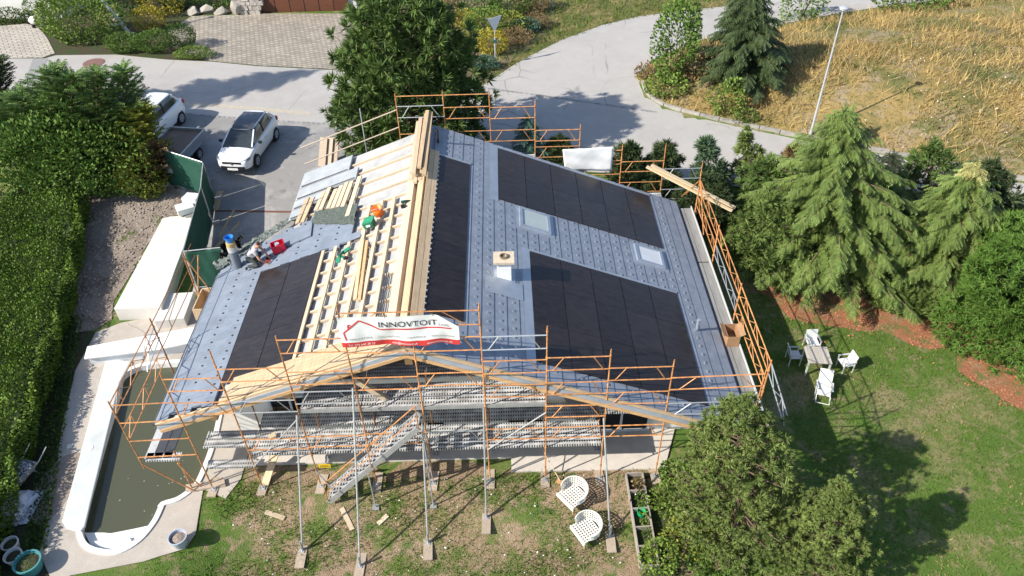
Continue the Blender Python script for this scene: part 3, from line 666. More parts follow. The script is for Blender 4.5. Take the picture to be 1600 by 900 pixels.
# ================================================================== SCAFFOLDS
steel_o = mat('orange_scaffold_paint', (0.48,0.19,0.062), 0.5, 0.3, 7, col2=(0.58,0.28,0.11), rnd=0.18)
steel_g = mat('galvanised_tube', (0.48,0.49,0.50), 0.4, 0.15, 7, metal=0.45, rnd=0.1)
rust = mat('rusty_tube', (0.24,0.10,0.05), 0.7, 0.3, 9)
deck_m = mat_slots('perforated_deck')
base_w = mat('weathered_board', (0.42,0.34,0.26), 0.8, 0.15, 4, rnd=0.1, stretch=(4,1,4))
TR = 0.022
def truss(root, a, b, h, m_=None, zig=False):
    """guard frame: two rails h apart with slanted end struts (or a zigzag)"""
    a = Vector(a); b = Vector(b); mb = MB(); dn = Vector((0,0,-h)); L = (b-a).length; d = (b-a)/L
    mb.tube(a, b, TR*0.85, 5); mb.tube(a+dn, b+dn, TR*0.85, 5)
    if zig:
        k_ = max(2, int(L/0.55)); 
        for i in range(k_):
            p, q = a + d*L*i/k_, a + d*L*(i+1)/k_
            if i % 2: mb.tube(p, q+dn, TR*0.6, 4)
            else: mb.tube(p+dn, q, TR*0.6, 4); mb.tube(q, q+dn, TR*0.6, 4)
    else:
        mb.tube(a+d*L*0.10+dn, a+d*L*0.27, TR*0.75, 5); mb.tube(b-d*L*0.10+dn, b-d*L*0.27, TR*0.75, 5)
    return obj('guardrail', mb, m_ or steel_o, root)
def post(root, x, y, z0, z1, m_=None, r=TR):
    mb = MB().tube((x,y,z0), (x,y,z1), r, 8).tube((x,y,z1),(x,y,z1+0.06), r*0.75, 8)
    z = z0+0.45
    while z < z1-0.1: mb.tube((x,y,z-0.03),(x,y,z+0.03), r*1.45, 8); z += 0.95
    return obj('post', mb, m_ or steel_o, root)
def foot(root, x, y, z, m_=None):
    obj('base_jack', MB().box((x,y,z+0.012),(0.16,0.16,0.02)).tube((x,y,z+0.02),(x,y,z+0.35),0.017,6), steel_g, root)
PXs = [-9.35,-7.82,-6.01,-4.28,-2.53,-0.77,0.94,2.63,4.35]; PT = [5.22,6.0,6.46,7.47,6.21,7.38,6.53,5.63,5.17]
YF, YI = 14.22, 15.32
sf = thing('scaffold', (-2.5,14.3,0), 'orange tube scaffold with perforated decks across the gable front of the house', 'scaffold')
for i, (x, zt) in enumerate(zip(PXs, PT)):
    zb = T(x, YF); post(sf, x, YF, zb+0.25, zt, steel_o); foot(sf, x, YF, zb+0.05)
    obj('base_board', MB().box((x, YF+0.1, zb+0.025), (0.28,0.7,0.05), (0,0,random.uniform(-.1,.1))), base_w, sf)
    if 1 <= i <= 7:
        ztop = min(3.9, ZR-SL*abs(x-XR)-0.75); post(sf, x+0.03, YI, 0.3, ztop, (steel_o, rust)[i % 2]); foot(sf, x+0.03, YI, 0.07)
        for z in (1.55, 3.45):
            if z < ztop: obj('transom', MB().tube((x,YF,z),(x+0.03,YI,z),TR,5), steel_o, sf)
bays = {0:[5.06,4.1],1:[5.38,4.1,2.45],2:[6.39,5.19,3.96+0.45,2.5],3:[6.32,4.9,2.55],4:[6.32,5.0,2.55],5:[6.3,5.40,4.45,2.6],6:[5.46,4.49,3.53,2.6],7:[5.0,4.02,2.6]}
for i, zs in bays.items():
    for j, z in enumerate(zs):
        truss(sf, (PXs[i],YF-0.03,z), (PXs[i+1],YF-0.03,z), 0.48, steel_g if (i, j) in ((1,1),(5,0),(2,2),(4,2)) else steel_o)
truss(sf, (PXs[3],YF-0.03,7.25), (PXs[5],YF-0.03,7.23), 0.48, steel_o)
truss(sf, (4.35,YF-0.03,4.55), (6.9,YF-0.03,4.6), 0.48, steel_o); truss(sf, (4.35,YF-0.03,3.5), (6.9,YF-0.03,3.5), 0.48, steel_g)
post(sf, 6.9, YF, T(6.9,YF), 4.7, steel_o)
def deckrow(root, x0, x1, z, ys, wd=0.30):
    for y in ys:
        mb = MB().box(((x0+x1)/2, y, z), (x1-x0-0.03, wd, 0.05)); obj('deck_plank', mb, deck_m, root)
for i in range(2, 6): deckrow(sf, PXs[i], PXs[i+1], 3.53, (14.42,14.74,15.06,15.56,15.86) if i != 5 else (14.42,14.74,15.06,15.56))
for i in range(1, 7): deckrow(sf, PXs[i], PXs[i+1], 1.62, (14.42,14.74,15.06,15.48,15.80))
deckrow(sf, PXs[0], PXs[1], 1.62, (14.74,15.06)); deckrow(sf, PXs[0], PXs[1], 1.0, (14.45,))
deckrow(sf, PXs[7], PXs[8], 2.0, (15.3,15.62))
for x0, x1, z in ((PXs[2],PXs[4],3.58),(PXs[4],PXs[6],3.58)):
    obj('edge_beam', MB().box(((x0+x1)/2,14.245,z-0.03),(x1-x0,0.05,0.11)), steel_g, sf)
# raking props down to boards on the grass
for (bp, tx, tz) in (((473,862),-6.01,3.5),((563,886),-4.28,4.55),((669,850),-2.53,3.2),((760,810),-0.77,3.6),((953,838),2.63,3.0)):
    b_ = hit(bp); 
    obj('prop', MB().tube((b_[0],b_[1],b_[2]+0.06),(tx-0.05,YF-0.06,tz),0.028,8).tube((b_[0],b_[1],b_[2]+0.05),(b_[0]+0.01,b_[1]+0.03,b_[2]+0.5),0.035,8), steel_g, sf)
    obj('prop_foot', MB().box((b_[0],b_[1],b_[2]+0.065),(0.14,0.14,0.02)), steel_g, sf)
    obj('base_board', MB().box((b_[0],b_[1]-0.05,b_[2]+0.03),(0.27,0.98,0.05),(0,0,random.uniform(-.06,.06))), base_w, sf)
for a, b in (((-6.01,YF-0.05,0.9),(-5.4,YF-0.4,0.1)),((-2.53,YF-0.04,0.3),(-2.6,YF,2.9)),((-7.82,YF-0.05,1.2),(-6.01,YF-0.05,3.4)),((-0.77,YF-.05,1.7),(0.94,YF-.05,3.3))):
    obj('brace', MB().tube(a, b, 0.02, 6), steel_g, sf)
# stair with treads
st = thing('scaffold_stair', hit((515,775)), 'grey aluminium stair climbing from the grass to the upper scaffold deck', 'stairs')
s0 = Vector(hit((517,776))); s0.z += 0.1; s1 = Vector((-2.62, 13.92, 3.4)); d = s1-s0
for off in (-0.27, 0.27): obj('stringer', MB().beam(s0+Vector((0,off,0)), s1+Vector((0,off,0)), 0.04, 0.17), steel_g, st)
for k_ in range(15):
    c = s0 + d*((k_+0.6)/15.2); obj('tread', MB().box(c+Vector((0,0,0.02)), (0.21,0.5,0.035)), deck_m, st)
obj('handrail', MB().path([s0+Vector((0,-.3,0.1)), s0+Vector((0,-.3,0.95)), s1+Vector((0,-.3,0.95)), s1+Vector((0,-.3,0.0))], 0.018, 6).path([s0+d*0.5+Vector((0,-.3,0)), s0+d*0.5+Vector((0,-.3,0.95))], 0.015, 6).path([s0+Vector((0,-.3,0.5)), s1+Vector((0,-.3,0.5))], 0.014, 6), steel_o, st)
for k_, (x, y) in enumerate(((-4.25,13.5),(-2.5,13.5))):
    zb = T(x,y); obj('support_leg', MB().tube((x,y,zb+0.05),(x,y,1.6+1.4*k_),0.022,6).box((x,y,zb+0.04),(0.2,0.2,0.03)), steel_g, st)
sg = PY((507,728), 14.12); sgo = thing('warning_sign', sg, 'small yellow sign tied to the front scaffold', 'sign')
obj('plate', MB().box(sg, (0.36,0.012,0.17), (0,0.06,0)), mat('sign_yellow', (0.75,0.48,0.02), 0.5, 0.05), sgo)
mb = MB()
for k_ in range(6): mb.box((sg[0]-0.12+0.05*k_, sg[1]-0.008, sg[2]-0.03+0.006*(k_ % 2)), (0.03,0.004,0.03))
mb.box((sg[0], sg[1]-0.008, sg[2]+0.03), (0.2,0.004,0.012)); obj('print', mb, dark_m, sgo)

# left corner scaffold over the pool
sl = thing('scaffold', (-11,16,0), 'orange and grey corner scaffold standing over the pool beside the left eave', 'scaffold')
XL = -11.05; LY = [14.15,17.5,20.75]
for i, y in enumerate(LY):
    post(sl, XL, y, 1.3 if i < 2 else 0.1, 4.25, (steel_o, rust, steel_o)[i]); 
    if i < 2: post(sl, -10.0+0.02*i, y+0.1, -0.9 if i else 0.08, 1.9, steel_o)
truss(sl, (XL,LY[0],4.2), (XL,LY[1],4.1), 0.48, steel_o, True); truss(sl, (XL,LY[0],3.1), (XL,LY[1],3.1), 0.48, steel_o, True); pass
truss(sl, (XL-0.02,LY[1]-1.2,3.7), (XL-0.02,LY[1]+0.1,3.9), 0.5, steel_g, True)
for z in (4.1,3.6,3.05): obj('rail', MB().tube((XL,LY[1],z),(XL,LY[2]+0.8,z),0.014,5), rust, sl)
for z in (4.15,3.4,2.6,1.85): obj('rail', MB().tube((XL,LY[0]-0.02,z),(PXs[0],YF-0.04,z),TR*0.85,5), steel_o, sl)
deckrow(sl, -10.95, -9.9, 1.62, (14.3,))
for x in (-10.85,-10.58,-10.3):
    obj('deck_plank', MB().box((x, 17.4, 1.62), (0.24, 6.3, 0.05)), (mat('dark_plank', (0.06,0.065,0.08), 0.6), mat('grey_plank', (0.5,0.5,0.5), 0.6))[x < -10.7], sl)
for a, b in (((XL,14.15,1.5),(-9.9,14.15,0.1)),((-10.0,14.15,1.5),(-9.75,14.3,0.1)),((XL,20.75,2.4),(XL+0.5,20.75,4.2)),((XL,20.75,4.2),(XL+0.6,20.75,2.3))):
    obj('brace', MB().tube(a, b, 0.022, 6), steel_o, sl)
bd = [tuple(G(p, 0.12)[:2]) for p in ((290,757),(350,748),(352,758),(290,768))]
obj('base_board', MB().prism(bd, 0.04, 0.12), base_w, sl)

# right side catch platform
sr_ = thing('scaffold', (7.5,20,0), 'orange lattice guard scaffold with grey catch platform along the right eave', 'scaffold')
XO = 7.62
for i, y in enumerate((15.55,19.05,22.3,25.5)):
    post(sr_, XO, y, T(XO,y), 3.65, steel_o, 0.028)
    obj('bracket', MB().tube((6.4,y,1.85),(XO,y,1.85),0.022,6).tube((XO,y,0.9),(6.9,y,1.8),0.018,6), steel_o, sr_)
for (a, b) in ((15.55,19.05),(19.05,22.3),(22.3,25.5)):
    truss(sr_, (XO+0.03,a,3.55), (XO+0.03,b,3.55), 0.42, steel_o, True); truss(sr_, (XO+0.03,a,2.8), (XO+0.03,b,2.8), 0.42, steel_g if a == 19.05 else steel_o, True)
truss(sr_, (XO+0.03,13.8,3.3), (XO+0.03,15.55,3.55), 0.42, steel_g, True)
obj('brace', MB().tube((XO,25.5,3.6),(XO-0.35,26.6,2.1),0.02,6).tube((XO,25.5,3.6),(XO-0.1,26.9,2.0),0.02,6).tube((XO,25.5,3.6),(XO,23.9,2.1),0.02,6), steel_o, sr_)
gdk = mat('grey_worn_deck', (0.24,0.235,0.22), 0.7, 0.2, 2.5, stretch=(6,0.5,6), rnd=0.08)
for j, x in enumerate((7.16,7.31,7.44)):
    for (a, b) in ((14.3,18.3),(18.35,22.3),(22.35,25.9)):
        obj('deck_plank', MB().box((x, (a+b)/2, 1.98), (0.13, b-a-0.03, 0.05)), gdk, sr_)
obj('toe_board', MB().box((7.535,20.1,2.03),(0.03,11.6,0.16)), mat('white_toeboard', (0.5,0.5,0.49), 0.5, 0.06), sr_)
# rear scaffold
sb = thing('scaffold', (2,27.2,0), 'orange tube scaffold rising behind the roof beside the road', 'scaffold')
BX = [-4.17,-2.35,-0.57,1.2,3.0,4.74,6.5,8.11]; BT = [6.73,6.81,6.76,6.25,5.2,4.23,4.23,3.3]; YB = 27.2
for x, zt in zip(BX, BT): post(sb, x, YB, T(x,YB), zt, steel_o)
for i, zs in enumerate(([6.25,5.05],[6.15,5.1],[6.1,5.1],[5.05,4.3],[4.05,3.4],[3.5,2.5],[3.1,2.1])):
    for j, z in enumerate(zs): truss(sb, (BX[i],YB-0.03,z), (BX[i+1],YB-0.03,z), 0.48, steel_g if (i in (0,) and j == 0) or (i == 6) else steel_o)
mb = MB()
for i in range(2): mb.tube((BX[i],YB,6.66),(BX[i+1],YB,6.66),TR*0.85,5)
obj('rail', mb, steel_o, sb)
for x in range(0, 7): obj('deck_plank', MB().box(((BX[x]+BX[x+1])/2, YB-0.35, min(4.2, BT[x+1]-2.2)), (BX[x+1]-BX[x]-0.03,0.32,0.05)), deck_m, sb)
for za in (6.1,5.35): obj('rail', MB().tube((-4.17,YB,za),(-8.2,YB,za-1.55),0.026,6), mat('bare_timber_rail', (0.45,0.36,0.27), 0.7, 0.15), sb)
obj('post', MB().tube((-5.6,YB,3.4),(-5.6,YB,6.2),0.024,6), steel_g, sb)
# white sheet on the rear scaffold
def clothsheet(name, corners, m_, parent, nx=24, ny=10, amp=0.03, seed=0, th=0.0):
    A, B, C_, D = map(Vector, corners); mb = MB(); nrm = (B-A).cross(D-A).normalized(); r2 = np.random.default_rng(seed)
    ph = r2.uniform(0, 6.28, 6); 
    vs = []
    for j in range(ny+1):
        for i in range(nx+1):
            u, v = i/nx, j/ny; p = (A*(1-u)+B*u)*(1-v) + (D*(1-u)+C_*u)*v
            wv = math.sin(u*9+v*3+ph[0])*0.6 + math.sin(u*21-v*7+ph[1])*0.3 + math.sin(u*5-v*11+ph[2])*0.5 + math.sin(u*33+v*17+ph[3])*.15
            vs.append(p + nrm*amp*wv)
    mb.add(vs, [(j*(nx+1)+i, j*(nx+1)+i+1, (j+1)*(nx+1)+i+1, (j+1)*(nx+1)+i) for j in range(ny) for i in range(nx)])
    o = obj(name, mb, m_, parent, smooth=True); sm_ = o.modifiers.new('thick', 'SOLIDIFY'); sm_.thickness = 0.004; return o
wc = mat('white_vinyl', (0.80,0.80,0.79), 0.5, 0.04, 3)
o = clothsheet('hanging_sheet', ((2.3,27.1,4.2),(4.36,27.1,4.25),(4.34,27.1,3.15),(2.42,27.1,3.2)), wc, None, amp=0.02, seed=3)
tag(o, 'plain white sheet tied to the rear scaffold', 'sheet')

# ================================================================== BANNER
ban = thing('banner', (-2.9, 14.1, 6.2), 'white company banner with red roof outline and black lettering on the front scaffold', 'banner')
BW, BH = 3.02, 1.0; BX0, BZ0 = -4.33, 6.16; BY = 14.13
def bwave(u, v):
    """forward bulge of the vinyl at u along, v up (metres)"""
    return (0.030*math.sin(u*4.1+v*2) + 0.012*math.sin(u*8.5-v*4+1) + 0.004*math.sin(u*15+v*6) + 0.015*math.sin(u*3-v*5+2)) * (0.4+0.6*(1-v/BH)) 
def bz(u, v): return v - (0.05*max(0, math.sin(u*5.2-0.6)) + 0.025*math.sin(u*7))*(1-v/BH)*(u/BW)
def bpt(u, v, lift=0.0): return (BX0 + u, BY - bwave(u, v) - lift, BZ0 + bz(u, v))
def btop(u): return BH if u < 2.5 else BH - (u-2.5)*0.72
def bgrid(v0, v1, nx, ny, lift=0.0, m_=None, name='sheet', u0=0, u1=BW):
    vs = []
    for j in range(ny+1):
        for i in range(nx+1):
            u = u0 + (u1-u0)*i/nx; v = v0 + (min(v1, btop(u))-v0)*j/ny; vs.append(bpt(u, v, lift))
    o = obj(name, MB().add(vs, [(j*(nx+1)+i, j*(nx+1)+i+1, (j+1)*(nx+1)+i+1, (j+1)*(nx+1)+i) for j in range(ny) for i in range(nx)]), m_, ban, smooth=True)
    return o
bgrid(0.17, BH, 90, 24, m_=wc); red_b = mat('banner_red', (0.62,0.05,0.05), 0.5, 0.06); bgrid(0.0, 0.1695, 90, 6, m_=red_b, name='red_band')
def btext(txt, size, u, v, m_, name='lettering', sp=1.0, sx=1.0):
    cu = bpy.data.curves.new('t', 'FONT'); cu.body = txt; cu.size = size; cu.space_character = sp; cu.resolution_u = 3
    to = bpy.data.objects.new('t', cu); COL.objects.link(to); bpy.context.view_layer.update()
    me = bpy.data.meshes.new_from_object(to.evaluated_get(bpy.context.evaluated_depsgraph_get())); bpy.data.objects.remove(to)
    bm = bmesh.new(); bm.from_mesh(me); bmesh.ops.subdivide_edges(bm, edges=[e for e in bm.edges if e.calc_length() > 0.08], cuts=2); 
    bmesh.ops.triangulate(bm, faces=bm.faces[:])
    for w_ in bm.verts: w_.co = Vector(bpt(u + w_.co.x*sx, v + w_.co.y, 0.014))
    bm.to_mesh(me); bm.free(); me.materials.clear(); return obj(name, me, m_, ban)
ink = mat('banner_black', (0.03,0.03,0.035), 0.5, 0.05); inkg = mat('banner_grey', (0.25,0.25,0.26), 0.5, 0.05)
btext('INNOVTOIT', 0.262, 0.99, 0.655, ink, sx=1.02, sp=1.02); btext('SARL', 0.115, 2.50, 0.64, inkg, sp=1.2)
btext('FERBLANTERIE  ·  COUVERTURE  ·  CHARPENTE  ·  RÉNOVATION', 0.083, 0.20, 0.265, inkg, sp=1.12)
btext('Tél. 079 640 38 53', 0.10, 0.16, 0.05, wc, sx=0.9); btext('info@innovtoit.ch', 0.10, 1.28, 0.05, wc, sx=0.9); btext('www.innovtoit.ch', 0.10, 2.18, 0.05, wc, sx=0.9)
def bline(pts, wd, m_, name):
    mb = MB()
    for (a, b) in zip(pts[:-1], pts[1:]):
        a = Vector(a); b = Vector(b); d = (b-a); L = d.length; d.normalize(); nn = Vector((-d.y, d.x))*wd/2; k_ = max(2, int(L/0.05))
        vs = []
        for i in range(k_+1):
            c = a + d*L*i/k_; vs += [bpt(*(c+nn), 0.012), bpt(*(c-nn), 0.012)]
        mb.add(vs, [(2*i+1, 2*i+3, 2*i+2, 2*i) for i in range(k_)])
    return obj(name, mb, m_, ban)
bline([(0.14,0.26),(0.10,0.50),(0.53,0.885),(1.02,0.575),(2.82,0.575)], 0.04, red_b, 'roof_emblem'); bline([(0.24,0.64),(0.24,0.75),(0.30,0.75)], 0.04, red_b, 'roof_emblem')
for u in (0.05, 1.2, 2.4): obj('tie', MB().tube(bpt(u, btop(u)-0.03, 0.01), (BX0+u, YF-0.03, 7.25), 0.008, 5), dark_m, ban)

# ================================================================== THINGS ON THE ROOF
def planks(name, label, cat, base, items, group=None):
    t = thing(name, base, label, cat, group)
    for a, b, wd, h, up, m_ in items: obj('plank', MB().beam(a, b, wd, h, up), m_, t)
    return t
it = []
for k_, (dx, dz, y0, y1, m_) in enumerate(((-0.52,0.02,22.6,26.7,wood_w),(-0.36,0.02,22.4,26.5,wood_w),(-0.20,0.02,22.5,26.8,wood),(-0.50,0.12,22.9,26.4,wood_w),(-0.33,0.12,22.7,26.6,wood_w),(-0.18,0.12,22.8,26.9,wood),(-0.40,0.22,22.6,26.6,wood_w),(-0.24,0.22,23.0,26.95,wood),(-0.22,0.32,22.9,27.0,wood),(-0.03,0.24,22.5,27.0,wood))):
    it.append(((XR+dx,y0,ZR+dz),(XR+dx+0.03*(k_ % 3-1),y1,ZR+dz),0.14,0.09,(0,0,1),m_))
it += [((XR-0.55,22.9,ZR-0.17),(XR-0.0,22.9,ZR-0.08),0.1,0.14,(0,0,1),wood_o),((XR-0.55,26.0,ZR-0.17),(XR-0.0,26.0,ZR-0.08),0.1,0.14,(0,0,1),wood_o)]
planks('plank_stack', 'tall stack of pale spruce planks along the ridge at the back', 'planks', (XR-0.3,24.6,ZR), it)
it = []
for (xa, y0, y1, m_) in ((-7.6,22.75,24.3,wood),(-7.38,22.7,24.2,wood),(-6.95,23.2,24.35,wood_w),(-6.75,23.1,24.5,wood_w),(-6.45,23.0,24.2,wood_w),(-6.25,22.9,24.3,wood_w),(-6.05,22.85,24.4,wood_w),(-5.85,22.7,24.35,wood_w),(-5.55,22.0,24.5,wood_w)):
    a = RPt(-1, xa, y0, 0.03); b = RPt(-1, xa+0.12, y1, 0.03); it.append((a, b, 0.17, 0.05, (-SL,0,1), m_))
planks('board_row', 'short pale boards laid side by side above the dark netting on the left slope', 'boards', RPt(-1,-6.5,23.5,0), it)
it = [(RPt(-1,-4.55,17.1,0.05), RPt(-1,-4.72,20.1,0.05), 0.12,0.05,(-SL,0,1),wood), (RPt(-1,-4.40,17.0,0.05), RPt(-1,-4.55,20.0,0.05), 0.1,0.05,(-SL,0,1),wood_o)]
planks('loose_battens', 'two loose battens lying lengthwise on the batten grid', 'battens', RPt(-1,-4.5,18.5,0), it)
ff = thing('metal_profiles', RPt(-1,-3.75,16.7,0.03), 'bundle of thin dark metal profiles near the ridge', 'profiles')
for k_ in range(3): obj('profile', MB().beam(RPt(-1,-3.78+0.07*k_,15.9,0.03), RPt(-1,-3.74+0.07*k_,17.9,0.03), 0.03,0.03,(-SL,0,1)), mat('dark_profile',(0.10,0.11,0.13),0.35,0.1,metal=0.5), ff)
# dark netting patch and loose slates
net_m = mat('black_netting', (0.035,0.045,0.04), 0.7, 0.6, 40, col2=(0.10,0.12,0.10))
def crumple(name, pts_uv, m_, label, cat, amp=0.05, seed=1, n=(22,10), kind=None):
    A, B, C_, D = map(Vector, pts_uv); r2 = np.random.default_rng(seed); vs = []
    nz_ = r2.normal(0, 1, (n[1]+1, n[0]+1)); nz_ = (nz_ + np.roll(nz_,1,0) + np.roll(nz_,1,1) + np.roll(nz_,-1,0))/3
    nrm = (B-A).cross(D-A).normalized(); nrm = nrm if nrm.z > 0 else -nrm
    for j in range(n[1]+1):
        for i in range(n[0]+1):
            u, v = i/n[0], j/n[1]; p = (A*(1-u)+B*u)*(1-v)+(D*(1-u)+C_*u)*v; vs.append(p + nrm*(abs(nz_[j,i])*amp+0.005) + Vector((r2.normal()*0.015, r2.normal()*0.015, 0)))
    mb = MB().add(vs, [(j*(n[0]+1)+i, j*(n[0]+1)+i+1, (j+1)*(n[0]+1)+i+1, (j+1)*(n[0]+1)+i) for j in range(n[1]) for i in range(n[0])])
    o = obj(name, mb, m_); s_ = o.modifiers.new('thick','SOLIDIFY'); s_.thickness = 0.006; tag(o, label, cat); return o
crumple('netting', (RPt(-1,-7.0,22.35,0.03), RPt(-1,-5.2,21.3,0.03), RPt(-1,-5.25,22.6,0.03), RPt(-1,-6.95,23.1,0.03)), net_m, 'black netting laid flat over the slope next to the boards', 'netting', 0.02, 4)
crumple('debris_net', (RPt(-1,-10.35,21.35,0.06), RPt(-1,-7.7,22.95,0.05), (-8.0,24.0,3.5), (-10.9,22.4,2.55)), mat('grey_green_net',(0.05,0.065,0.055),0.75,0.7,22,col2=(0.15,0.17,0.155)), 'crumpled dark green debris net hanging over the stepped eave', 'netting', 0.07, 5, (40,18))
crumple('plastic_film', (RPt(-1,-10.2,21.7,0.2), RPt(-1,-9.5,22.1,0.2), (-9.6,22.7,3.5), (-10.3,22.3,3.4)), mat('black_film',(0.01,0.01,0.01),0.15,0.3), 'bunched black plastic film beside the stove pipe', 'plastic film', 0.25, 8, (12,8))
obj('loose_slate', MB().box(RPt(-1,-5.05,20.55,0.05), (0.42,0.36,0.012), Euler((0,-math.atan(SL),0.1)).to_matrix()), slate_m, label='single grey slate lying across the battens', cat='slate')
obj('slate_stack', MB().box(RPt(-1,-7.55,21.85,0.05), (1.5,0.85,0.05), Matrix.Rotation(-math.atan(SL),3,'Y') @ Matrix.Rotation(0.12,3,'Z')), slate_l, label='stack of large grey slates on the finished slating', cat='slates')
for k_ in range(2):
    pass
# roofer's tools
def bucket(name, p, r, h, m_, label, cat, rot=(0,0,0)):
    t = thing(name, p, label, cat); Rr = Euler(rot).to_matrix()
    mb = MB().lathe([(r*0.78,0),(r,h),(r*0.92,h),(r*0.72,0.02)], (0,0,0), 16); mb.v = [tuple(Rr @ Vector(v) + Vector(p)) for v in mb.v]; obj('pail', mb, m_, t, smooth=True)
    mb = MB(); mb.path([(r*math.cos(a), 0, h+r*0.6*math.sin(a)) for a in np.linspace(0, math.pi, 9)], 0.008, 5); mb.v = [tuple(Rr @ Matrix.Rotation(0.4,3,'X') @ Vector(v) + Vector(p)) for v in mb.v]; obj('handle', mb, steel_g, t)
    return t
bucket('bucket', RPt(-1,-4.30,21.35,0.03), 0.20, 0.30, mat('orange_plastic',(0.80,0.17,0.01),0.4,0.05), 'orange plastic bucket on the battens', 'bucket', (0.1,-0.2,0))
gt = mat('green_tool',(0.02,0.17,0.09),0.45,0.15)
cs = thing('tool_case', RPt(-1,-4.55,20.8,0.03), 'green tool case in front of the orange bucket', 'tool case')
q = RPt(-1,-4.55,20.85,0.15); RS = Matrix.Rotation(-math.atan(SL),3,'Y') @ Matrix.Rotation(-0.15,3,'Z')
obj('case_body', MB().box(q,(0.36,0.32,0.22),RS), gt, cs, bevel=0.02); obj('case_lid', MB().box(q+Vector((0,0,0.13)),(0.37,0.33,0.04),RS), mat('green_lid',(0.03,0.26,0.13),0.4), cs); obj('latch', MB().box(q+Vector((0.0,-0.18,0.0)),(0.16,0.03,0.06),RS), mat('latch_white',(0.75,0.75,0.72),0.5), cs)
def drill(p, rz, label, m_):
    t = thing('cordless_drill', p, label, 'drill'); Rr = Matrix.Rotation(rz,3,'Z'); p = Vector(p)
    def part(nm, mb, mm):
        mb.v = [tuple(Rr @ Vector(v) + p) for v in mb.v]; obj(nm, mb, mm, t)
    part('motor_housing', MB().tube((-0.12,0,0.07),(0.1,0,0.07),0.045,10), m_); part('chuck', MB().tube((0.1,0,0.07),(0.19,0,0.07),0.03,10,0.02), dark_m)
    part('grip', MB().beam((-0.05,0,0.06),(-0.10,-0.2,0.05),0.05,0.05), m_); part('battery', MB().box((-0.11,-0.24,0.05),(0.14,0.1,0.09)), dark_m)
drill(RPt(-1,-3.4,21.45,0.06), 0.3, 'dark green cordless drill near the ridge boards', mat('dark_green_tool',(0.01,0.06,0.04),0.45))
drill(RPt(-1,-5.4,19.65,0.04), 1.2, 'bright green cordless tool lying on the batten grid', gt)
obj('work_gloves', MB().box(RPt(-1,-5.25,19.85,0.06),(0.3,0.14,0.06),Matrix.Rotation(0.7,3,'Z') @ RS).box(RPt(-1,-5.45,19.45,0.06),(0.16,0.26,0.05),Matrix.Rotation(0.2,3,'Z') @ RS), mat('glove_green',(0.02,0.22,0.12),0.7), label='green work gloves beside the bright green tool', cat='gloves', bevel=0.02)
rc = RPt(-1,-7.95,21.35,0.03); rct = thing('tool_crate', rc, 'open red plastic tool crate behind the roofer', 'crate'); redp = mat('red_plastic',(0.62,0.012,0.04),0.4,0.08)
RS2 = Matrix.Rotation(-0.15,3,'Y') @ Matrix.Rotation(0.35,3,'Z')
for nm, off, dd in (('base',(0,0,0.015),(0.46,0.36,0.03)),('side',(-0.22,0,0.16),(0.02,0.36,0.30)),('side',(0.22,0,0.16),(0.02,0.36,0.30)),('side',(0,-0.17,0.16),(0.44,0.02,0.30)),('side',(0,0.17,0.16),(0.44,0.02,0.30))):
    obj(nm, MB().box(rc + RS2 @ Vector(off), dd, RS2), redp, rct)
obj('roll', MB().tube(rc+Vector((-.05,0,.05)), rc+Vector((-.05,0,.3)), 0.08, 10), mat('silver_roll',(0.6,0.6,0.62),0.3,0.1,metal=0.4), rct)
obj('hammer', MB().tube(RPt(-1,-8.3,21.1,0.05),RPt(-1,-8.5,20.75,0.05),0.018,6).tube(RPt(-1,-8.25,21.2,0.06),RPt(-1,-8.4,21.08,0.06),0.03,6), mat('dark_red_handle',(0.16,0.02,0.05),0.5), label='dark red hammer lying beside the red crate', cat='hammer')
# wooden waste chute box by the left eave and cardboard box on the right platform
ch = thing('wooden_chute', (-10.75,19.2,1.7), 'open wooden box hanging below the left eave', 'box')
b0 = PX((322,475), -10.75)
for nm, c_, d_ in (('board',(b0[0]-0.24,b0[1],b0[2]),(0.04,1.1,0.5)),('board',(b0[0]+0.24,b0[1],b0[2]),(0.04,1.1,0.5)),('board',(b0[0],b0[1]-0.55,b0[2]),(0.52,0.04,0.5)),('board',(b0[0],b0[1]+0.55,b0[2]),(0.52,0.04,0.5)),('board',(b0[0],b0[1],b0[2]-0.24),(0.44,1.06,0.03))): obj(nm, MB().box(c_, d_), wood, ch)
cb = thing('cardboard_box', (7.3,18.3,2.0), 'open brown cardboard box on the catch platform at the right eave', 'box'); cbm = mat('cardboard',(0.36,0.21,0.11),0.85,0.12)
q = Vector((7.3,18.15,2.01))
for c_, d_ in (((-.2,0,.22),(.012,.62,.44)),((.2,0,.22),(.012,.62,.44)),((0,-.31,.22),(.4,.012,.44)),((0,.31,.22),(.4,.012,.44)),((0,0,.01),(.38,.6,.012))): obj('panel', MB().box(q+Vector(c_), d_), cbm, cb)
for sx in (-1, 1): obj('flap', MB().box(q+Vector((sx*.28,0,.47)),(.2,.6,.01),(0,sx*-0.5,0)), cbm, cb)
wood_p = mat('fresh_plank',(0.66,0.52,0.33),0.7,0.06,2,rnd=0.06)
it = [((5.75,26.95,3.38),(9.0,25.15,2.32),0.16,0.05,(0,0,1),wood_p),((5.95,27.0,3.42),(9.15,25.3,2.36),0.16,0.05,(0,0,1),wood_p),((6.0,26.8,3.45),(9.05,25.25,2.43),0.13,0.04,(0,0,1),wood_p)]
planks('long_planks', 'long pale planks jutting out over the back right scaffold corner', 'planks', (7.4,26,2.5), it)
ti = thing('tarpaulin', (3.2,15.9,2.2), 'dull grey brown tarpaulin hung under the right front eave', 'tarpaulin')
clothsheet('sheet', ((1.3,15.95,2.75),(3.9,15.9,2.35),(3.6,15.6,1.7),(2.0,15.6,1.1)), mat('tarp_grey',(0.16,0.14,0.135),0.45,0.25,3), ti, amp=0.05, seed=6)
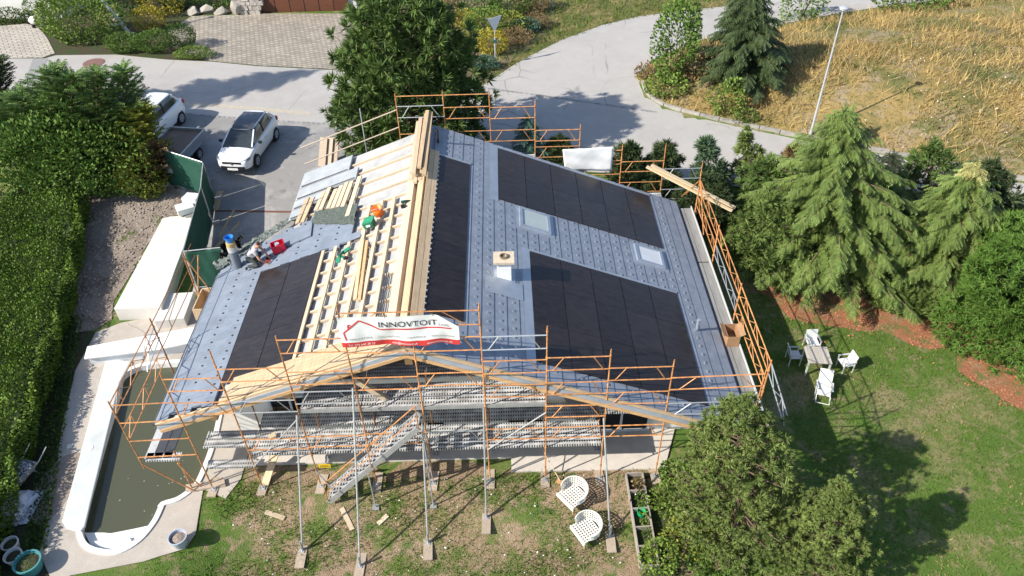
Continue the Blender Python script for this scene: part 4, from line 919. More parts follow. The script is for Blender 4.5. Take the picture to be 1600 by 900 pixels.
tag(obj('yellow_block', MB().box((-7.3,14.9,1.69),(0.2,0.16,0.1),(0,0,0.5)), wood_w), 'small wood offcut on the lower scaffold deck', 'offcut')

# ================================================================== PERSON ON THE ROOF
def skin(name, pts, edges, radii, m_, parent, sub=2, root=0):
    me = bpy.data.meshes.new(name); me.from_pydata([tuple(p) for p in pts], edges, []); me.materials.append(m_)
    o = bpy.data.objects.new(name, me); COL.objects.link(o)
    o.modifiers.new('skin', 'SKIN'); sub_ = o.modifiers.new('sub', 'SUBSURF'); sub_.levels = sub; sub_.render_levels = sub
    for i, v in enumerate(me.skin_vertices[0].data): v.radius = (radii[i], radii[i]); v.use_root = (i == root)
    o.parent = parent; o.matrix_parent_inverse = WM[parent.name].inverted(); return o
pb = RPt(-1, -8.75, 20.95, 0.03)
per = thing('person', pb, 'crouching roofer in grey shirt and dark trousers working with both hands on the slates', 'person')
skm = mat('skin_tone',(0.50,0.26,0.17),0.6,0.08); shm = mat('shirt_grey',(0.36,0.35,0.37),0.85,0.12); trm = mat('trousers_dark',(0.05,0.06,0.055),0.85,0.3); hrm = mat('hair_brown',(0.10,0.04,0.025),0.7,0.3); shoe_m = mat('work_shoe',(0.03,0.03,0.03),0.7)
P = lambda x, y, z: Vector((pb.x + x, pb.y + y, pb.z + z))
hip = P(-0.12,0.02,0.34); chest = P(0.10,0.0,0.66); neck = P(0.20,-0.02,0.80); head = P(0.29,-0.05,0.88)
sL, sR = P(0.14,0.19,0.72), P(0.16,-0.20,0.70); eL, eR = P(0.30,0.22,0.46), P(0.28,-0.30,0.44); hL, hR = P(0.46,0.12,0.24), P(0.47,-0.20,0.22)
kL, kR = P(0.22,0.16,0.40), P(0.16,-0.20,0.12); aL, aR = P(-0.02,0.17,0.06), P(-0.26,-0.18,0.07); tL, tR = P(0.18,0.17,0.10), P(-0.34,-0.18,-0.02)
# body: head, neck, arms and hands as one continuous skin
pts = [chest, neck, head, head+Vector((0.03,-0.01,0.07)), sL, eL, hL, sR, eR, hR]; ed = [(0,1),(1,2),(2,3),(0,4),(4,5),(5,6),(0,7),(7,8),(8,9)]; rad = [0.10,0.055,0.092,0.07,0.055,0.042,0.028,0.055,0.042,0.028]
for hi, hnd in ((6, hL), (9, hR)):
    dv = Vector((0.8,-0.1,-0.35)).normalized(); sdv = Vector((0,1,0)); palm = hnd + dv*0.06; pts.append(palm); pi = len(pts)-1; ed.append((hi, pi)); rad.append(0.032)
    for k_, (off, L) in enumerate(((-0.036,0.055),(-0.012,0.07),(0.012,0.066),(0.034,0.05))):
        q1 = palm + dv*0.03 + sdv*off; q2 = q1 + (dv+Vector((0,0,-0.5))).normalized()*L; pts += [q1, q2]; ed += [(pi, len(pts)-2), (len(pts)-2, len(pts)-1)]; rad += [0.0095, 0.008]
    q1 = hnd + dv*0.03 + sdv*(-0.05); q2 = q1 + (dv - sdv*0.4)*0.04; pts += [q1, q2]; ed += [(hi, len(pts)-2), (len(pts)-2, len(pts)-1)]; rad += [0.011, 0.009]
skin('body', pts, ed, rad, skm, per)
skin('shirt', [hip+Vector((0.02,0,0.06)), (hip+chest)/2, chest, neck-Vector((0.02,0,0.02)), sL, (sL+eL)/2, sR, (sR+eR)/2], [(0,1),(1,2),(2,3),(2,4),(4,5),(2,6),(6,7)], [0.155,0.155,0.16,0.075,0.085,0.066,0.085,0.066], shm, per, root=1)
skin('trousers', [hip, hip+Vector((0.02,0.11,-0.02)), kL, aL, hip+Vector((0.02,-0.11,-0.02)), kR, aR], [(0,1),(1,2),(2,3),(0,4),(4,5),(5,6)], [0.15,0.10,0.078,0.058,0.10,0.078,0.058], trm, per)
for a, t_ in ((aL, tL), (aR, tR)): skin('shoe', [a+Vector((-0.03,0,-0.03)), (a+t_)/2+Vector((0,0,-0.03)), t_+Vector((0.02,0,-0.06))], [(0,1),(1,2)], [0.045,0.05,0.04], shoe_m, per)
skin('hair', [head+Vector((-0.04,0,0.03)), head+Vector((0.0,0.0,0.085)), head+Vector((0.05,-0.01,0.10))], [(0,1),(1,2)], [0.085,0.085,0.06], hrm, per)
for sy in (-1, 1):
    obj('ear', MB().box(head+Vector((0.01,sy*0.092,0.0)),(0.04,0.02,0.055)), skm, per, bevel=0.008); obj('eye', MB().lathe([(0.002,-.008),(0.011,0),(0.002,.008)], head+Vector((0.088,sy*0.035,0.015)), 8), dark_m, per)
obj('nose', MB().beam(head+Vector((0.085,0,0.01)), head+Vector((0.12,0,-0.03)), 0.028, 0.022), skm, per, bevel=0.006); obj('mouth', MB().box(head+Vector((0.086,0,-0.05)),(0.012,0.05,0.01)), mat('lip',(0.3,0.1,0.08),0.6), per)
obj('power_tool', MB().box(P(0.48,-0.05,0.14),(0.22,0.12,0.12),(0,0.2,0.3)).tube(P(0.5,-0.05,0.1),P(0.62,-0.1,0.02),0.025,8), mat('tool_red_brown',(0.35,0.06,0.04),0.5,0.2), label='red and white hand tool held by the crouching roofer', cat='hand tool', bevel=0.02)

# ================================================================== VEHICLES
carp = mat('white_car_paint',(0.82,0.83,0.85),0.25,0.02,2,coat=0.6,spec=0.5); cglass = mat('car_glass',(0.035,0.045,0.05),0.06,0.3,1.5,spec=0.6); cblack = mat('black_trim',(0.02,0.02,0.022),0.4,0.1); tyre = mat('tyre_rubber',(0.02,0.02,0.02),0.85,0.2); alloy = mat('alloy_rim',(0.45,0.46,0.48),0.3,0.1,metal=0.6); roofb = mat('roof_glass_dark',(0.06,0.06,0.07),0.18,0.1,coat=0.4); lampm = mat('headlamp_glass',(0.25,0.27,0.30),0.08,0.15,20,spec=0.8); chrome = mat('chrome_badge',(0.7,0.7,0.72),0.15,0.05,metal=0.9); redl = mat('tail_lamp',(0.4,0.01,0.01),0.2)
def loft(sections, closed_ends=True):
    mb = MB(); n = len(sections[0]); vs = [p for s_ in sections for p in s_]
    fs = [(j*n+i, j*n+(i+1) % n, (j+1)*n+(i+1) % n, (j+1)*n+i) for j in range(len(sections)-1) for i in range(n)]
    fs += [tuple(range(n-1,-1,-1)), tuple(range((len(sections)-1)*n, len(sections)*n))]; return mb.add(vs, fs)
def car(name, loc, rz, label, H=1.45, L=4.06, W=1.73, darkroof=True, group=None):
    """car built with its nose towards -y, then turned by rz"""
    t = thing(name, loc, label, 'car', group); M4 = Matrix.Translation(Vector([float(c) for c in loc])) @ Matrix.Rotation(rz,4,'Z'); hw = W/2; k_ = L/4.06; hs = H/1.45
    def part(nm, mb, m_, par=None, sub=0, smooth=False, bevel=0):
        mb.v = [tuple(M4 @ Vector(v)) for v in mb.v]; o = obj(nm, mb, m_, par or t, smooth=smooth, bevel=bevel)
        if sub: s_ = o.modifiers.new('s','SUBSURF'); s_.levels = sub; s_.render_levels = sub
        return o
    sec = []
    for y, w_, zb, zs, crown in ((-2.05,.50,.32,.58,.61),(-2.0,.66,.24,.66,.70),(-1.82,.79,.20,.74,.81),(-1.45,.855,.19,.83,.90),(-0.98,.865,.19,.92,.985),(-0.3,.865,.19,.95,.99),(0.6,.865,.19,.98,1.02),(1.3,.865,.19,1.01,1.05),(1.75,.83,.21,1.02,1.06),(1.97,.74,.26,.99,1.03),(2.02,.64,.32,.92,.95)):
        y *= k_; w_ = w_*hw/.865; zb *= hs; zs *= hs; crown *= hs; zm = (zb+zs)/2
        half = [(w_*.86,zb),(w_*.97,zb+.06),(w_,zm-.05),(w_*.995,zm+.1),(w_*.955,zs-.03),(w_*.86,zs+.01),(w_*.45,crown)]
        sec.append([(x, y, z) for x, z in half] + [(-x, y, z) for x, z in half[::-1]])
    body = part('body', loft(sec), carp, sub=2, smooth=True)
    # greenhouse
    gb = [(-1.18,.68,.94),(-0.6,.73,.99),(0.4,.73,1.0),(1.35,.72,1.02),(1.88,.62,1.02)]; gt_ = [(-0.30,.55,1.375),(-0.05,.575,1.41),(0.5,.58,1.435),(1.25,.56,1.42),(1.55,.50,1.37)]
    secs = []
    for (yb, wb, zb), (yt, wt, zt) in zip(gb, gt_):
        a = hw/.865; secs.append([(wb*a*1.04, yb*k_, zb*hs-.06), (wb*a, yb*k_, zb*hs), ((wb*.4+wt*.6)*a*1.03, (yb*.4+yt*.6)*k_, (zb*.4+zt*.6)*hs), (wt*a, yt*k_, zt*hs), (-wt*a, yt*k_, zt*hs), (-(wb*.4+wt*.6)*a*1.03, (yb*.4+yt*.6)*k_, (zb*.4+zt*.6)*hs), (-wb*a, yb*k_, zb*hs), (-wb*a*1.04, yb*k_, zb*hs-.06)])
    part('windows', loft(secs), cglass, smooth=False)
    # roof skin and pillars
    rs = []
    for (yt, wt, zt) in ((-0.36,.555,1.385),(-0.1,.59,1.44),(0.5,.60,1.46),(1.25,.585,1.445),(1.62,.53,1.385)):
        a = hw/.865; rs.append([(wt*a, yt*k_, zt*hs-.03), (wt*a*1.02, yt*k_, zt*hs), (wt*a*.7, yt*k_, zt*hs+.025), (-wt*a*.7, yt*k_, zt*hs+.025), (-wt*a*1.02, yt*k_, zt*hs), (-wt*a, yt*k_, zt*hs-.03)])
    part('roof', loft(rs), carp, sub=1, smooth=True)
    if darkroof:
        a = hw/.865; part('roof_panel', loft([[(x*a, y*k_, z*hs+.031), (x*a, y*k_, z*hs+.037), (-x*a, y*k_, z*hs+.037), (-x*a, y*k_, z*hs+.031)] for x, y, z in ((.47,-.34,1.388),(.50,-.1,1.437),(.51,.5,1.455),(.50,1.28,1.438))]), roofb)
    a = hw/.865
    for s_ in (-1, 1):
        part('pillar', MB().beam((s_*.72*a,-1.14*k_,.955*hs),(s_*.575*a,-.28*k_,1.385*hs),.06,.05), carp); part('pillar', MB().beam((s_*.735*a,.32*k_,1.0*hs),(s_*.60*a,.42*k_,1.42*hs),.05,.07), cblack); part('pillar', MB().beam((s_*.66*a,1.74*k_,.98*hs),(s_*.55*a,1.40*k_,1.36*hs),.09,.12), carp)
        part('mirror', MB().box((s_*(hw+.09),-.72*k_,1.0*hs),(.17,.12,.13)), cblack, bevel=.03)
        part('headlight', MB().add([(s_*.42*a,-2.035*k_,.60*hs),(s_*.66*a,-1.965*k_,.615*hs),(s_*.825*a,-1.76*k_,.67*hs),(s_*.835*a,-1.60*k_,.77*hs),(s_*.71*a,-1.82*k_,.765*hs),(s_*.45*a,-2.0*k_,.68*hs),(s_*.42*a,-1.8*k_,.58*hs),(s_*.62*a,-1.7*k_,.6*hs),(s_*.74*a,-1.6*k_,.65*hs),(s_*.74*a,-1.5*k_,.75*hs),(s_*.64*a,-1.6*k_,.74*hs),(s_*.44*a,-1.8*k_,.66*hs)], [(0,1,2,3,4,5),(11,10,9,8,7,6)]+[(q_,6+q_,6+(q_+1)%6,(q_+1)%6) for q_ in range(6)]), lampm)
        part('tail_light', MB().box((s_*.72*a,1.90*k_,.85*hs),(.18,.16,.2)), redl, bevel=.03)
        part('door_handle', MB().box((s_*(hw+.005),.15*k_,.80*hs),(.03,.2,.035)), carp)
        for yw in (-1.24*k_, 1.25*k_):
            part('wheel_arch', MB().lathe([(.37,-.02),(.37,.02)], (s_*(hw-.035),yw,.32), 20, 'x'), cblack)
            wh = part('wheel', MB().lathe([(.20,-.09),(.30,-.1),(.315,-.06),(.315,.06),(.30,.1),(.20,.09)], (s_*(hw-.06),yw,.315), 20, 'x'), tyre)
            mb = MB().lathe([(.205,-.03),(.205,.03)], (s_*(hw+.005),yw,.315), 16, 'x'); part('rim', mb, alloy, wh)
            mb = MB()
            for q_ in range(5):
                an = q_*2*math.pi/5+.3; mb.beam((s_*(hw+.036),yw+.03*math.cos(an),.315+.03*math.sin(an)),(s_*(hw+.036),yw+.19*math.cos(an),.315+.19*math.sin(an)),.05,.012,(1,0,0))
            part('spokes', mb, chrome, wh)
    part('grille', MB().box((0,-2.005*k_,.60*hs),(.9*a,.10,.10)), cblack, bevel=.02); part('air_intake', MB().box((0,-1.99*k_,.37*hs),(1.15*a,.12,.15)), cblack, bevel=.03); part('licence_plate', MB().box((0,-2.065*k_,.30*hs),(.5,.015,.1)), wc)
    part('badge', MB().add([(0,-2.075*k_,.69*hs),(.055,-2.075*k_,.60*hs),(0,-2.075*k_,.51*hs),(-.055,-2.075*k_,.60*hs),(0,-2.045*k_,.70*hs),(.065,-2.04*k_,.60*hs),(0,-2.045*k_,.50*hs),(-.065,-2.04*k_,.60*hs)], [(3,2,1,0),(4,5,6,7),(0,1,5,4),(1,2,6,5),(2,3,7,6),(3,0,4,7)]), chrome)
    part('wiper', MB().beam((-.5*a,-1.03*k_,.985*hs),(.15*a,-.94*k_,1.01*hs),.02,.015), cblack)
    return t
c1 = (hit((372,254)) + hit((420,192)))/2; fl_, fr_ = hit((350,246)), hit((402,255))
cx, cy = -12.25, 32.6
car('car', (cx, cy, T(cx,cy)+0.036), R_(-8), 'white hatchback with dark glass roof parked facing the camera on the driveway')
cx2, cy2 = -17.6, 34.6
car('car', (cx2, cy2, T(cx2,cy2)+0.03), R_(-12), 'plain white car half hidden behind the conifer hedge', H=1.55, L=4.2, W=1.78, darkroof=False)
# flat trailer with wooden bed
tl = thing('trailer', (-15.75,31.4,T(-15.75,31.4)), 'grey flatbed trailer with a worn wooden bed beside the white hatchback', 'trailer')
tz = T(-15.75,31.4)+0.036; M4 = Matrix.Translation((-15.7,31.95,tz)) @ Matrix.Scale(0.92,4) @ Matrix.Rotation(R_(-10),4,'Z')
def tp(nm, mb, m_, par=None, **k_):
    mb.v = [tuple(M4 @ Vector(v)) for v in mb.v]; return obj(nm, mb, m_, par or tl, **k_)
tgrey = mat('trailer_grey',(0.35,0.36,0.37),0.5,0.1,metal=0.2); twood = mat('worn_bed_wood',(0.23,0.165,0.125),0.8,0.2,4,stretch=(6,1,6),rnd=0.12)
for k_ in range(8): tp('bed_plank', MB().box((-0.84+k_*0.24,0,0.86),(0.235,3.6,0.04)), twood)
for x in (-0.98,0.98): tp('side_board', MB().box((x,0,0.80),(0.04,3.7,0.42)), tgrey); tp('edge_rail', MB().box((x,0,1.03),(0.06,3.7,0.04)), mat('pale_rail',(0.66,0.65,0.6),0.5))
for y in (-1.83,1.83): tp('end_board', MB().box((0,y,0.80),(1.9,0.04,0.40)), tgrey)
tp('edge_rail', MB().box((0,1.83,1.03),(1.9,0.06,0.04)), mat('pale_rail',(0.66,0.65,0.6),0.5)); tp('chassis', MB().box((0,0,0.58),(1.3,3.4,0.14)), tgrey)
for s_ in (-1,1):
    for y in (-0.45,0.5):
        wh = tp('wheel', MB().lathe([(.2,-.1),(.31,-.1),(.33,-.06),(.33,.06),(.31,.1),(.2,.1)], (s_*1.08,y,.33), 18, 'x'), tyre); tp('rim', MB().lathe([(.19,-.02),(.19,.02)], (s_*1.18,y,.33), 14, 'x'), alloy, wh)
    tp('mudguard', MB().box((s_*1.1,0.02,0.72),(0.26,1.7,0.03)), tgrey)
tp('tow_bar', MB().beam((0,1.8,0.55),(0,2.9,0.5),.1,.1), tgrey)

# ================================================================== SITE FENCE, WALL, RUBBLE
fen_m = mat('green_windbreak',(0.012,0.07,0.045),0.75,0.35,9,stretch=(1,1,8)); fp = [hit(p) for p in ((263,288),(336,312),(333,350),(308,452),(372,445))]
for i, lab in enumerate(('short green mesh fence panel between the hedge and the trailer','green mesh fence panel standing beside the parked hatchback','long green mesh fence panel along the concrete wall','green mesh fence panel facing the pool below the stove pipe')):
    a, b = Vector(fp[i]), Vector(fp[i+1]); ft = thing('site_fence_panel', (a+b)/2, lab, 'fence', 'green site fence panels'); ht = 1.95
    d = (b-a).normalized(); a2, b2 = a+d*0.04, b-d*0.04; up = Vector((0,0,1))
    obj('frame', MB().path([a2+up*.05,a2+up*ht,b2+up*ht,b2+up*.05],0.022,6).tube(a2+up*.1,b2+up*.1,0.018,6), steel_g, ft)
    clothsheet('mesh_sheet', (a2+up*(ht-.02), b2+up*(ht-.02), b2+up*.06, a2+up*.06), fen_m, ft, nx=18, ny=12, amp=0.035, seed=20+i)
    obj('foot_block', MB().box(a+up*.06,(0.6,0.22,0.12),(0,0,math.atan2(d.y,d.x)+1.57)), mat('concrete_foot',(0.4,0.38,0.35),0.9), ft)
cwall = mat('cast_concrete_white',(0.66,0.63,0.58),0.85,0.1,1.2,bump=0.15,bscale=30)
cw = [tuple(G(p,0.62)[:2]) for p in ((256,337),(306,336),(277,412),(252,480),(178,482))]
tag(obj('retaining_wall', MB().prism(cw, -0.1, 0.62), cwall, bevel=0.02), 'thick off-white concrete retaining wall beside the gravel yard', 'wall')
bl = thing('concrete_blocks', G((280,480),0.3), 'pair of white concrete blocks by the left scaffold', 'blocks')
bq = [G(p,0.45) for p in ((253,459),(303,456),(288,497),(240,502))]
for k_ in range(2):
    a, b, c_, d_ = (q[:2] for q in bq); pl = [tuple(a*(1-t0)+b*t0) for t0 in (k_*.5+.01, k_*.5+.49)] + [tuple(d_*(1-t0)+c_*t0) for t0 in (k_*.5+.49, k_*.5+.01)]
    obj('block', MB().prism(pl, 0.0, 0.45), cwall, bl, bevel=0.015)
for i, (p, rz, sz) in enumerate((((291,330),0.5,(0.75,0.6,0.3)),((302,316),-0.2,(0.7,0.55,0.34)))):
    q = hit(p); tag(obj('white_crate', MB().box((q[0],q[1],q[2]+sz[2]/2),sz,(0,0,rz)), mat('crate_white',(0.72,0.72,0.70),0.6,0.06), bevel=0.03), ('white crate at the end of the concrete wall, nearer the wall','white crate leaning near the green fence corner')[i], 'crate', 'white crates by the fence')
it = []
for (p, q, wd) in (((336,330),(345,300),0.3),((342,372),(366,330),0.1),((330,395),(375,348),0.08)):
    a, b = Vector(hit(p)), Vector(hit(q)); a.z += .05; b.z += .05; it.append((a, b, wd, .05, (0,0,1), wood))
planks('loose_boards', 'loose boards leaning behind the green fence on the driveway', 'boards', hit((345,340)), it)
for i, (p, q) in enumerate((((415,801),(445,811)),((534,795),(551,829)),((591,820),(606,806)))):
    a, b = Vector(hit(p)), Vector(hit(q)); a.z += .04; b.z += .04
    tag(obj('offcut_board', MB().beam(a, b, 0.14, 0.03), wood_w), ('pale board lying on the grass furthest left under the scaffold props','pale board pointing at the tallest grey prop on the grass','shortest pale board on the grass right of the tallest prop')[i], 'board', 'offcut boards on the front lawn')
lb = thing('leaning_board', hit((418,757)), 'brown board leaning against the terrace edge left of the stair', 'board'); a = Vector(hit((415,758))); obj('plank', MB().beam(a+Vector((0,0,.05)), a+Vector((0.25,0.75,0.55)), 0.24, 0.04), wood, lb)
bg_ = thing('boards_behind_house', hit((508,245)), 'grey boards propped behind the house below the big pine', 'boards')
for k_ in range(3):
    a = Vector(hit((503+9*k_,262))); obj('board', MB().beam(a+Vector((0,0,.05)), a+Vector((0.25,0.5,1.3)), 0.4, 0.05), base_w, bg_)

# ================================================================== GARDEN FURNITURE
wplas = mat('white_resin',(0.66,0.65,0.61),0.5,0.04,3); legw = mat('chair_leg_wood',(0.55,0.38,0.2),0.6)
def wicker(loc, rz, label, sc=0.88):
    """tub chair of open white weave; back towards +y before turning"""
    t = thing('wicker_chair', loc, label, 'chair', 'white woven tub chairs on the lawn'); M4 = Matrix.Translation(Vector(loc)) @ Matrix.Rotation(rz,4,'Z') @ Matrix.Scale(sc,4)
    def part(nm, mb, m_, par=None):
        mb.v = [tuple(M4 @ Vector(v)) for v in mb.v]; return obj(nm, mb, m_, par or t)
    sz = 0.36
    def rim(a, rr, z): return (rr*0.43*math.sin(a), rr*0.40*math.cos(a)+0.02, z)
    A = np.linspace(-2.15, 2.15, 25)
    seat = MB()
    for k_ in range(-4,5):
        x = k_*0.092; yb = 0.34*math.sqrt(max(0.0,1-(x/0.44)**2)); seat.box((x,(yb-0.40)/2,sz),(0.045,yb+0.40,0.016))
    for k_ in range(8):
        y = -0.38+k_*0.098; xh = 0.40 if y < 0.02 else 0.43*math.sqrt(max(0,1-((y)/0.40)**2)); seat.box((0,y,sz+0.006),(2*xh,0.045,0.014))
    part('seat', seat, wplas)
    part('seat_frame', MB().path([(-0.42,-0.40,sz),(0.42,-0.40,sz)],0.022,6).path([rim(a,1.0,sz) for a in A],0.02,6).box((0,-0.41,sz-0.09),(0.84,0.02,0.14)), wplas)
    bk = MB(); zt = lambda a: sz + 0.40 - 0.13*(abs(a)/2.15)**2
    bk.path([rim(a,1.12,zt(a)) for a in A],0.026,6); 
    for f_ in (0.28,0.52,0.76): bk.path([rim(a,1.0+0.12*f_,sz+(zt(a)-sz)*f_) for a in A],0.014,5)
    for a in np.linspace(-2.15,2.15,24): bk.beam(rim(a,1.0,sz),rim(a,1.12,zt(a)),0.035,0.012,(math.sin(a),math.cos(a),0))
    part('backrest', bk, wplas)
    for x, y in ((-0.36,-0.36),(0.36,-0.36),(-0.26,0.28),(0.26,0.28)): part('leg', MB().tube((x*1.08,y*1.08,0.0),(x,y,sz),0.016,6,0.024), legw)
    return t
wicker(hit((896,782)), R_(-52), 'white woven tub chair nearer the terrace, next to the broom')
wicker(hit((917,836)), R_(-60), 'white woven tub chair further down the lawn, beside the right prop board')
br = thing('broom', hit((868,748)), 'broom with pale handle leaning towards the first woven chair', 'broom'); a = Vector(hit((870,752)))
obj('bristles', MB().beam(a+Vector((0,0,.04)), a+Vector((0.28,-0.16,.04)), 0.12, 0.09), mat('bristle',(0.5,0.27,0.12),0.9,0.3,30), br); obj('handle', MB().tube(a+Vector((.1,-.05,.08)), a+Vector((-0.45,0.75,0.75)), 0.014, 6), wood_w, br)
gal = mat('garden_chair_frame',(0.52,0.52,0.50),0.45,0.06); gfab = mat('garden_chair_sling',(0.68,0.68,0.66),0.7,0.06)
def gchair(loc, rz, label):
    t = thing('garden_chair', loc, label, 'chair', 'garden chairs round the lawn table'); M4 = Matrix.Translation(Vector(loc)) @ Matrix.Rotation(rz,4,'Z') @ Matrix.Scale(0.84,4)
    def part(nm, mb, m_):
        mb.v = [tuple(M4 @ Vector(v)) for v in mb.v]; obj(nm, mb, m_, t)
    part('seat', MB().box((0,0,0.43),(0.50,0.48,0.03)), gfab); part('backrest', MB().box((0,0.27,0.68),(0.50,0.03,0.44),(-0.2,0,0)), gfab)
    for s_ in (-1,1):
        part('leg', MB().box((s_*0.27,-0.22,0.31),(0.035,0.04,0.62)), gal); part('leg', MB().box((s_*0.27,0.24,0.31),(0.035,0.04,0.62)), gal); part('armrest', MB().box((s_*0.27,0.01,0.64),(0.06,0.54,0.03)), gal)
    return t
tb = hit((1271,575)); tbl = thing('garden_table', tb, 'square grey slatted garden table on the right lawn', 'table', rz=0)
Mt = Matrix.Translation(Vector(tb)) @ Matrix.Rotation(R_(-6),4,'Z') @ Matrix.Scale(0.92,4); tw = mat('weathered_table_slats',(0.44,0.40,0.34),0.75,0.12,4,stretch=(6,1,6),rnd=0.1)
for k_ in range(9):
    mb = MB().box((-0.40+k_*0.1,0,0.73),(0.094,0.92,0.03)); mb.v = [tuple(Mt @ Vector(v)) for v in mb.v]; obj('slat', mb, tw, tbl)
for sx in (-1,1):
    for sy in (-1,1):
        mb = MB().box((sx*0.41,sy*0.41,0.357),(0.06,0.06,0.715)); mb.v = [tuple(Mt @ Vector(v)) for v in mb.v]; obj('leg', mb, gal, tbl)
gchair(hit((1266,545)), R_(0), 'grey garden chair behind the table, backed towards the spruces'); gchair(hit((1238,565)), R_(88), 'grey garden chair left of the table, in the house shadow'); gchair(hit((1318,577)), R_(-82), 'grey garden chair on the sunny right side of the table')
lc = hit((1284,618)); lo = thing('lounge_chair', lc, 'white folding lounge chair in front of the garden table', 'lounge chair'); Ml = Matrix.Translation(Vector(lc)) @ Matrix.Rotation(R_(-20),4,'Z') @ Matrix.Scale(0.84,4)
def lpart(nm, mb, m_):
    mb.v = [tuple(Ml @ Vector(v)) for v in mb.v]; obj(nm, mb, m_, lo)
lpart('seat', MB().box((0,-0.05,0.36),(0.54,0.52,0.04),(0.12,0,0)), wplas); lpart('backrest', MB().box((0,0.42,0.62),(0.54,0.04,0.78),(-0.75,0,0)), wplas); lpart('footrest', MB().path([(-0.27,-0.30,0.33),(-0.27,-0.62,0.18),(0.27,-0.62,0.18),(0.27,-0.30,0.33)],0.018,6), wplas)
for s_ in (-1,1): lpart('armrest', MB().box((s_*0.31,0.05,0.55),(0.06,0.5,0.03)), wplas); lpart('leg', MB().tube((s_*0.3,-0.35,0.0),(s_*0.3,0.28,0.54),0.016,6), gal); lpart('leg', MB().tube((s_*0.3,0.42,0.0),(s_*0.3,-0.18,0.54),0.016,6), gal)
# raised bed with compartments
rb = thing('raised_bed', hit((1000,815)), 'narrow raised vegetable bed of grey boards in five compartments', 'raised bed')
ra, rbb = Vector(hit((990,746))), Vector(hit((1014,890))); rd = (rbb-ra).normalized(); rs_ = Vector((-rd.y, rd.x, 0)); oldw = mat('old_grey_board',(0.33,0.29,0.25),0.85,0.2,4)
for s_ in (-0.26,0.26): obj('board', MB().beam(ra+rs_*s_+Vector((0,0,.12)), rbb+rs_*s_+Vector((0,0,.12)), 0.04, 0.28), oldw, rb)
for k_ in range(6):
    c_ = ra + (rbb-ra)*k_/5 + Vector((0,0,.12)); obj('divider', MB().beam(c_-rs_*0.235, c_+rs_*0.235, 0.04, 0.26), oldw, rb)
obj('soil', MB().beam(ra+Vector((0,0,.02)), rbb+Vector((0,0,.02)), 0.46, 0.12), soil_m, rb)
gp = Vector(hit((1001,808))); tag(obj('green_watering_pot', MB().lathe([(.1,.1),(.14,.32),(.12,.32),(.08,.12)], gp, 14), mat('bright_green_plastic',(0.01,0.35,0.13),0.4)), 'small bright green pot standing in the raised bed', 'pot')
# pots, buckets, wheelbarrow, bags by the pool
tq = mat('turquoise_plastic',(0.07,0.26,0.26),0.5,0.1)
def pot(name, px_, r, h, m_, label, cat, plant=None):
    p = Vector(hit(px_)); p.z += 0.03; t = thing(name, p, label, cat); obj('rim', MB().lathe([(r*.96,h-.05),(r*1.05,h-.05),(r*1.05,h),(r*.92,h),(r*.9,h-.1)], p, 20, cap=False), m_, t, smooth=False)
    obj('shell', MB().lathe([(r*.75,0),(r*.99,h-.04),(r*.9,h-.04),(r*.68,.03)], p, 20), m_, t); obj('soil', MB().lathe([(r*.86,h-.1),(r*.5,h-.06),(.01,h-.03)], p, 16), plant or soil_m, t); return t, p
pot('tub_planter', (52,890), 0.36, 0.42, tq, 'big turquoise tub planter with dark earth in the corner', 'planter')
pot('white_tub', (28,878), 0.24, 0.34, wplas, 'white plastic tub standing behind the turquoise planter', 'tub'); pot('white_tub', (22,858), 0.23, 0.30, wplas, 'tilted white tub furthest from the pool', 'tub')
pot('pebble_bucket', (283,850), 0.26, 0.36, mat('grey_blue_pail',(0.42,0.45,0.52),0.5,0.08), 'grey bucket filled with stones on the pool terrace', 'bucket', mat('brown_stones',(0.30,0.24,0.2),0.9,0.5,18))
wbp = Vector(hit((40,752))); wb_ = thing('wheelbarrow', wbp, 'grey wheelbarrow loaded with pale stones beside the hedge', 'wheelbarrow'); Mw = Matrix.Translation(wbp) @ Matrix.Rotation(R_(-14),4,'Z')
def wpart(nm, mb, m_, par=None):
    mb.v = [tuple(Mw @ Vector(v)) for v in mb.v]; return obj(nm, mb, m_, par or wb_)
top = [(-.36,-.42),(.36,-.42),(.40,.40),(-.40,.40)]; bot = [(-.22,-.2),(.22,-.2),(.26,.28),(-.26,.28)]
mb = MB().add([(x,y,.58) for x,y in top]+[(x,y,.30) for x,y in bot]+[(x*.95,y*.95,.58) for x,y in top]+[(x*.94,y*.94,.315) for x,y in bot], [(0,1,5,4),(1,2,6,5),(2,3,7,6),(3,0,4,7),(4,5,6,7),(8,12,13,9),(9,13,14,10),(10,14,15,11),(11,15,12,8),(15,14,13,12),(0,8,9,1),(1,9,10,2),(2,10,11,3),(3,11,8,0)]); wpart('tray', mb, mat('barrow_steel',(0.30,0.31,0.32),0.5,0.2,metal=0.3))
mb = MB()
for k_ in range(150): mb.box((random.uniform(-.33,.33),random.uniform(-.36,.34),.50+random.uniform(0,.07)),[random.uniform(.03,.08) for _ in range(3)],[random.uniform(0,3) for _ in range(3)])
stone_m = mat('pale_rubble',(0.46,0.45,0.44),0.9,0.35,9,island=0.35); o = wpart('stones', mb, stone_m); o['kind'] = 'stuff'
wh = wpart('wheel', MB().lathe([(.1,-.04),(.18,-.045),(.2,0),(.18,.045),(.1,.04)], (0,-.62,.2), 16, 'x'), tyre); wpart('rim', MB().lathe([(.1,-.03),(.1,.03)], (0,-.62,.2), 12, 'x'), mat('rim_red',(0.3,0.05,0.04),0.6), wh)
for s_ in (-1,1): wpart('handle', MB().path([(s_*.04,-.62,.2),(s_*.2,-.1,.28),(s_*.3,.5,.45),(s_*.31,.95,.62)],0.018,6), steel_g); wpart('leg', MB().tube((s_*.25,.25,.3),(s_*.27,.35,0.0),.016,6), steel_g)
sbm = mat('woven_sack_white',(0.62,0.62,0.66),0.7,0.12,8)
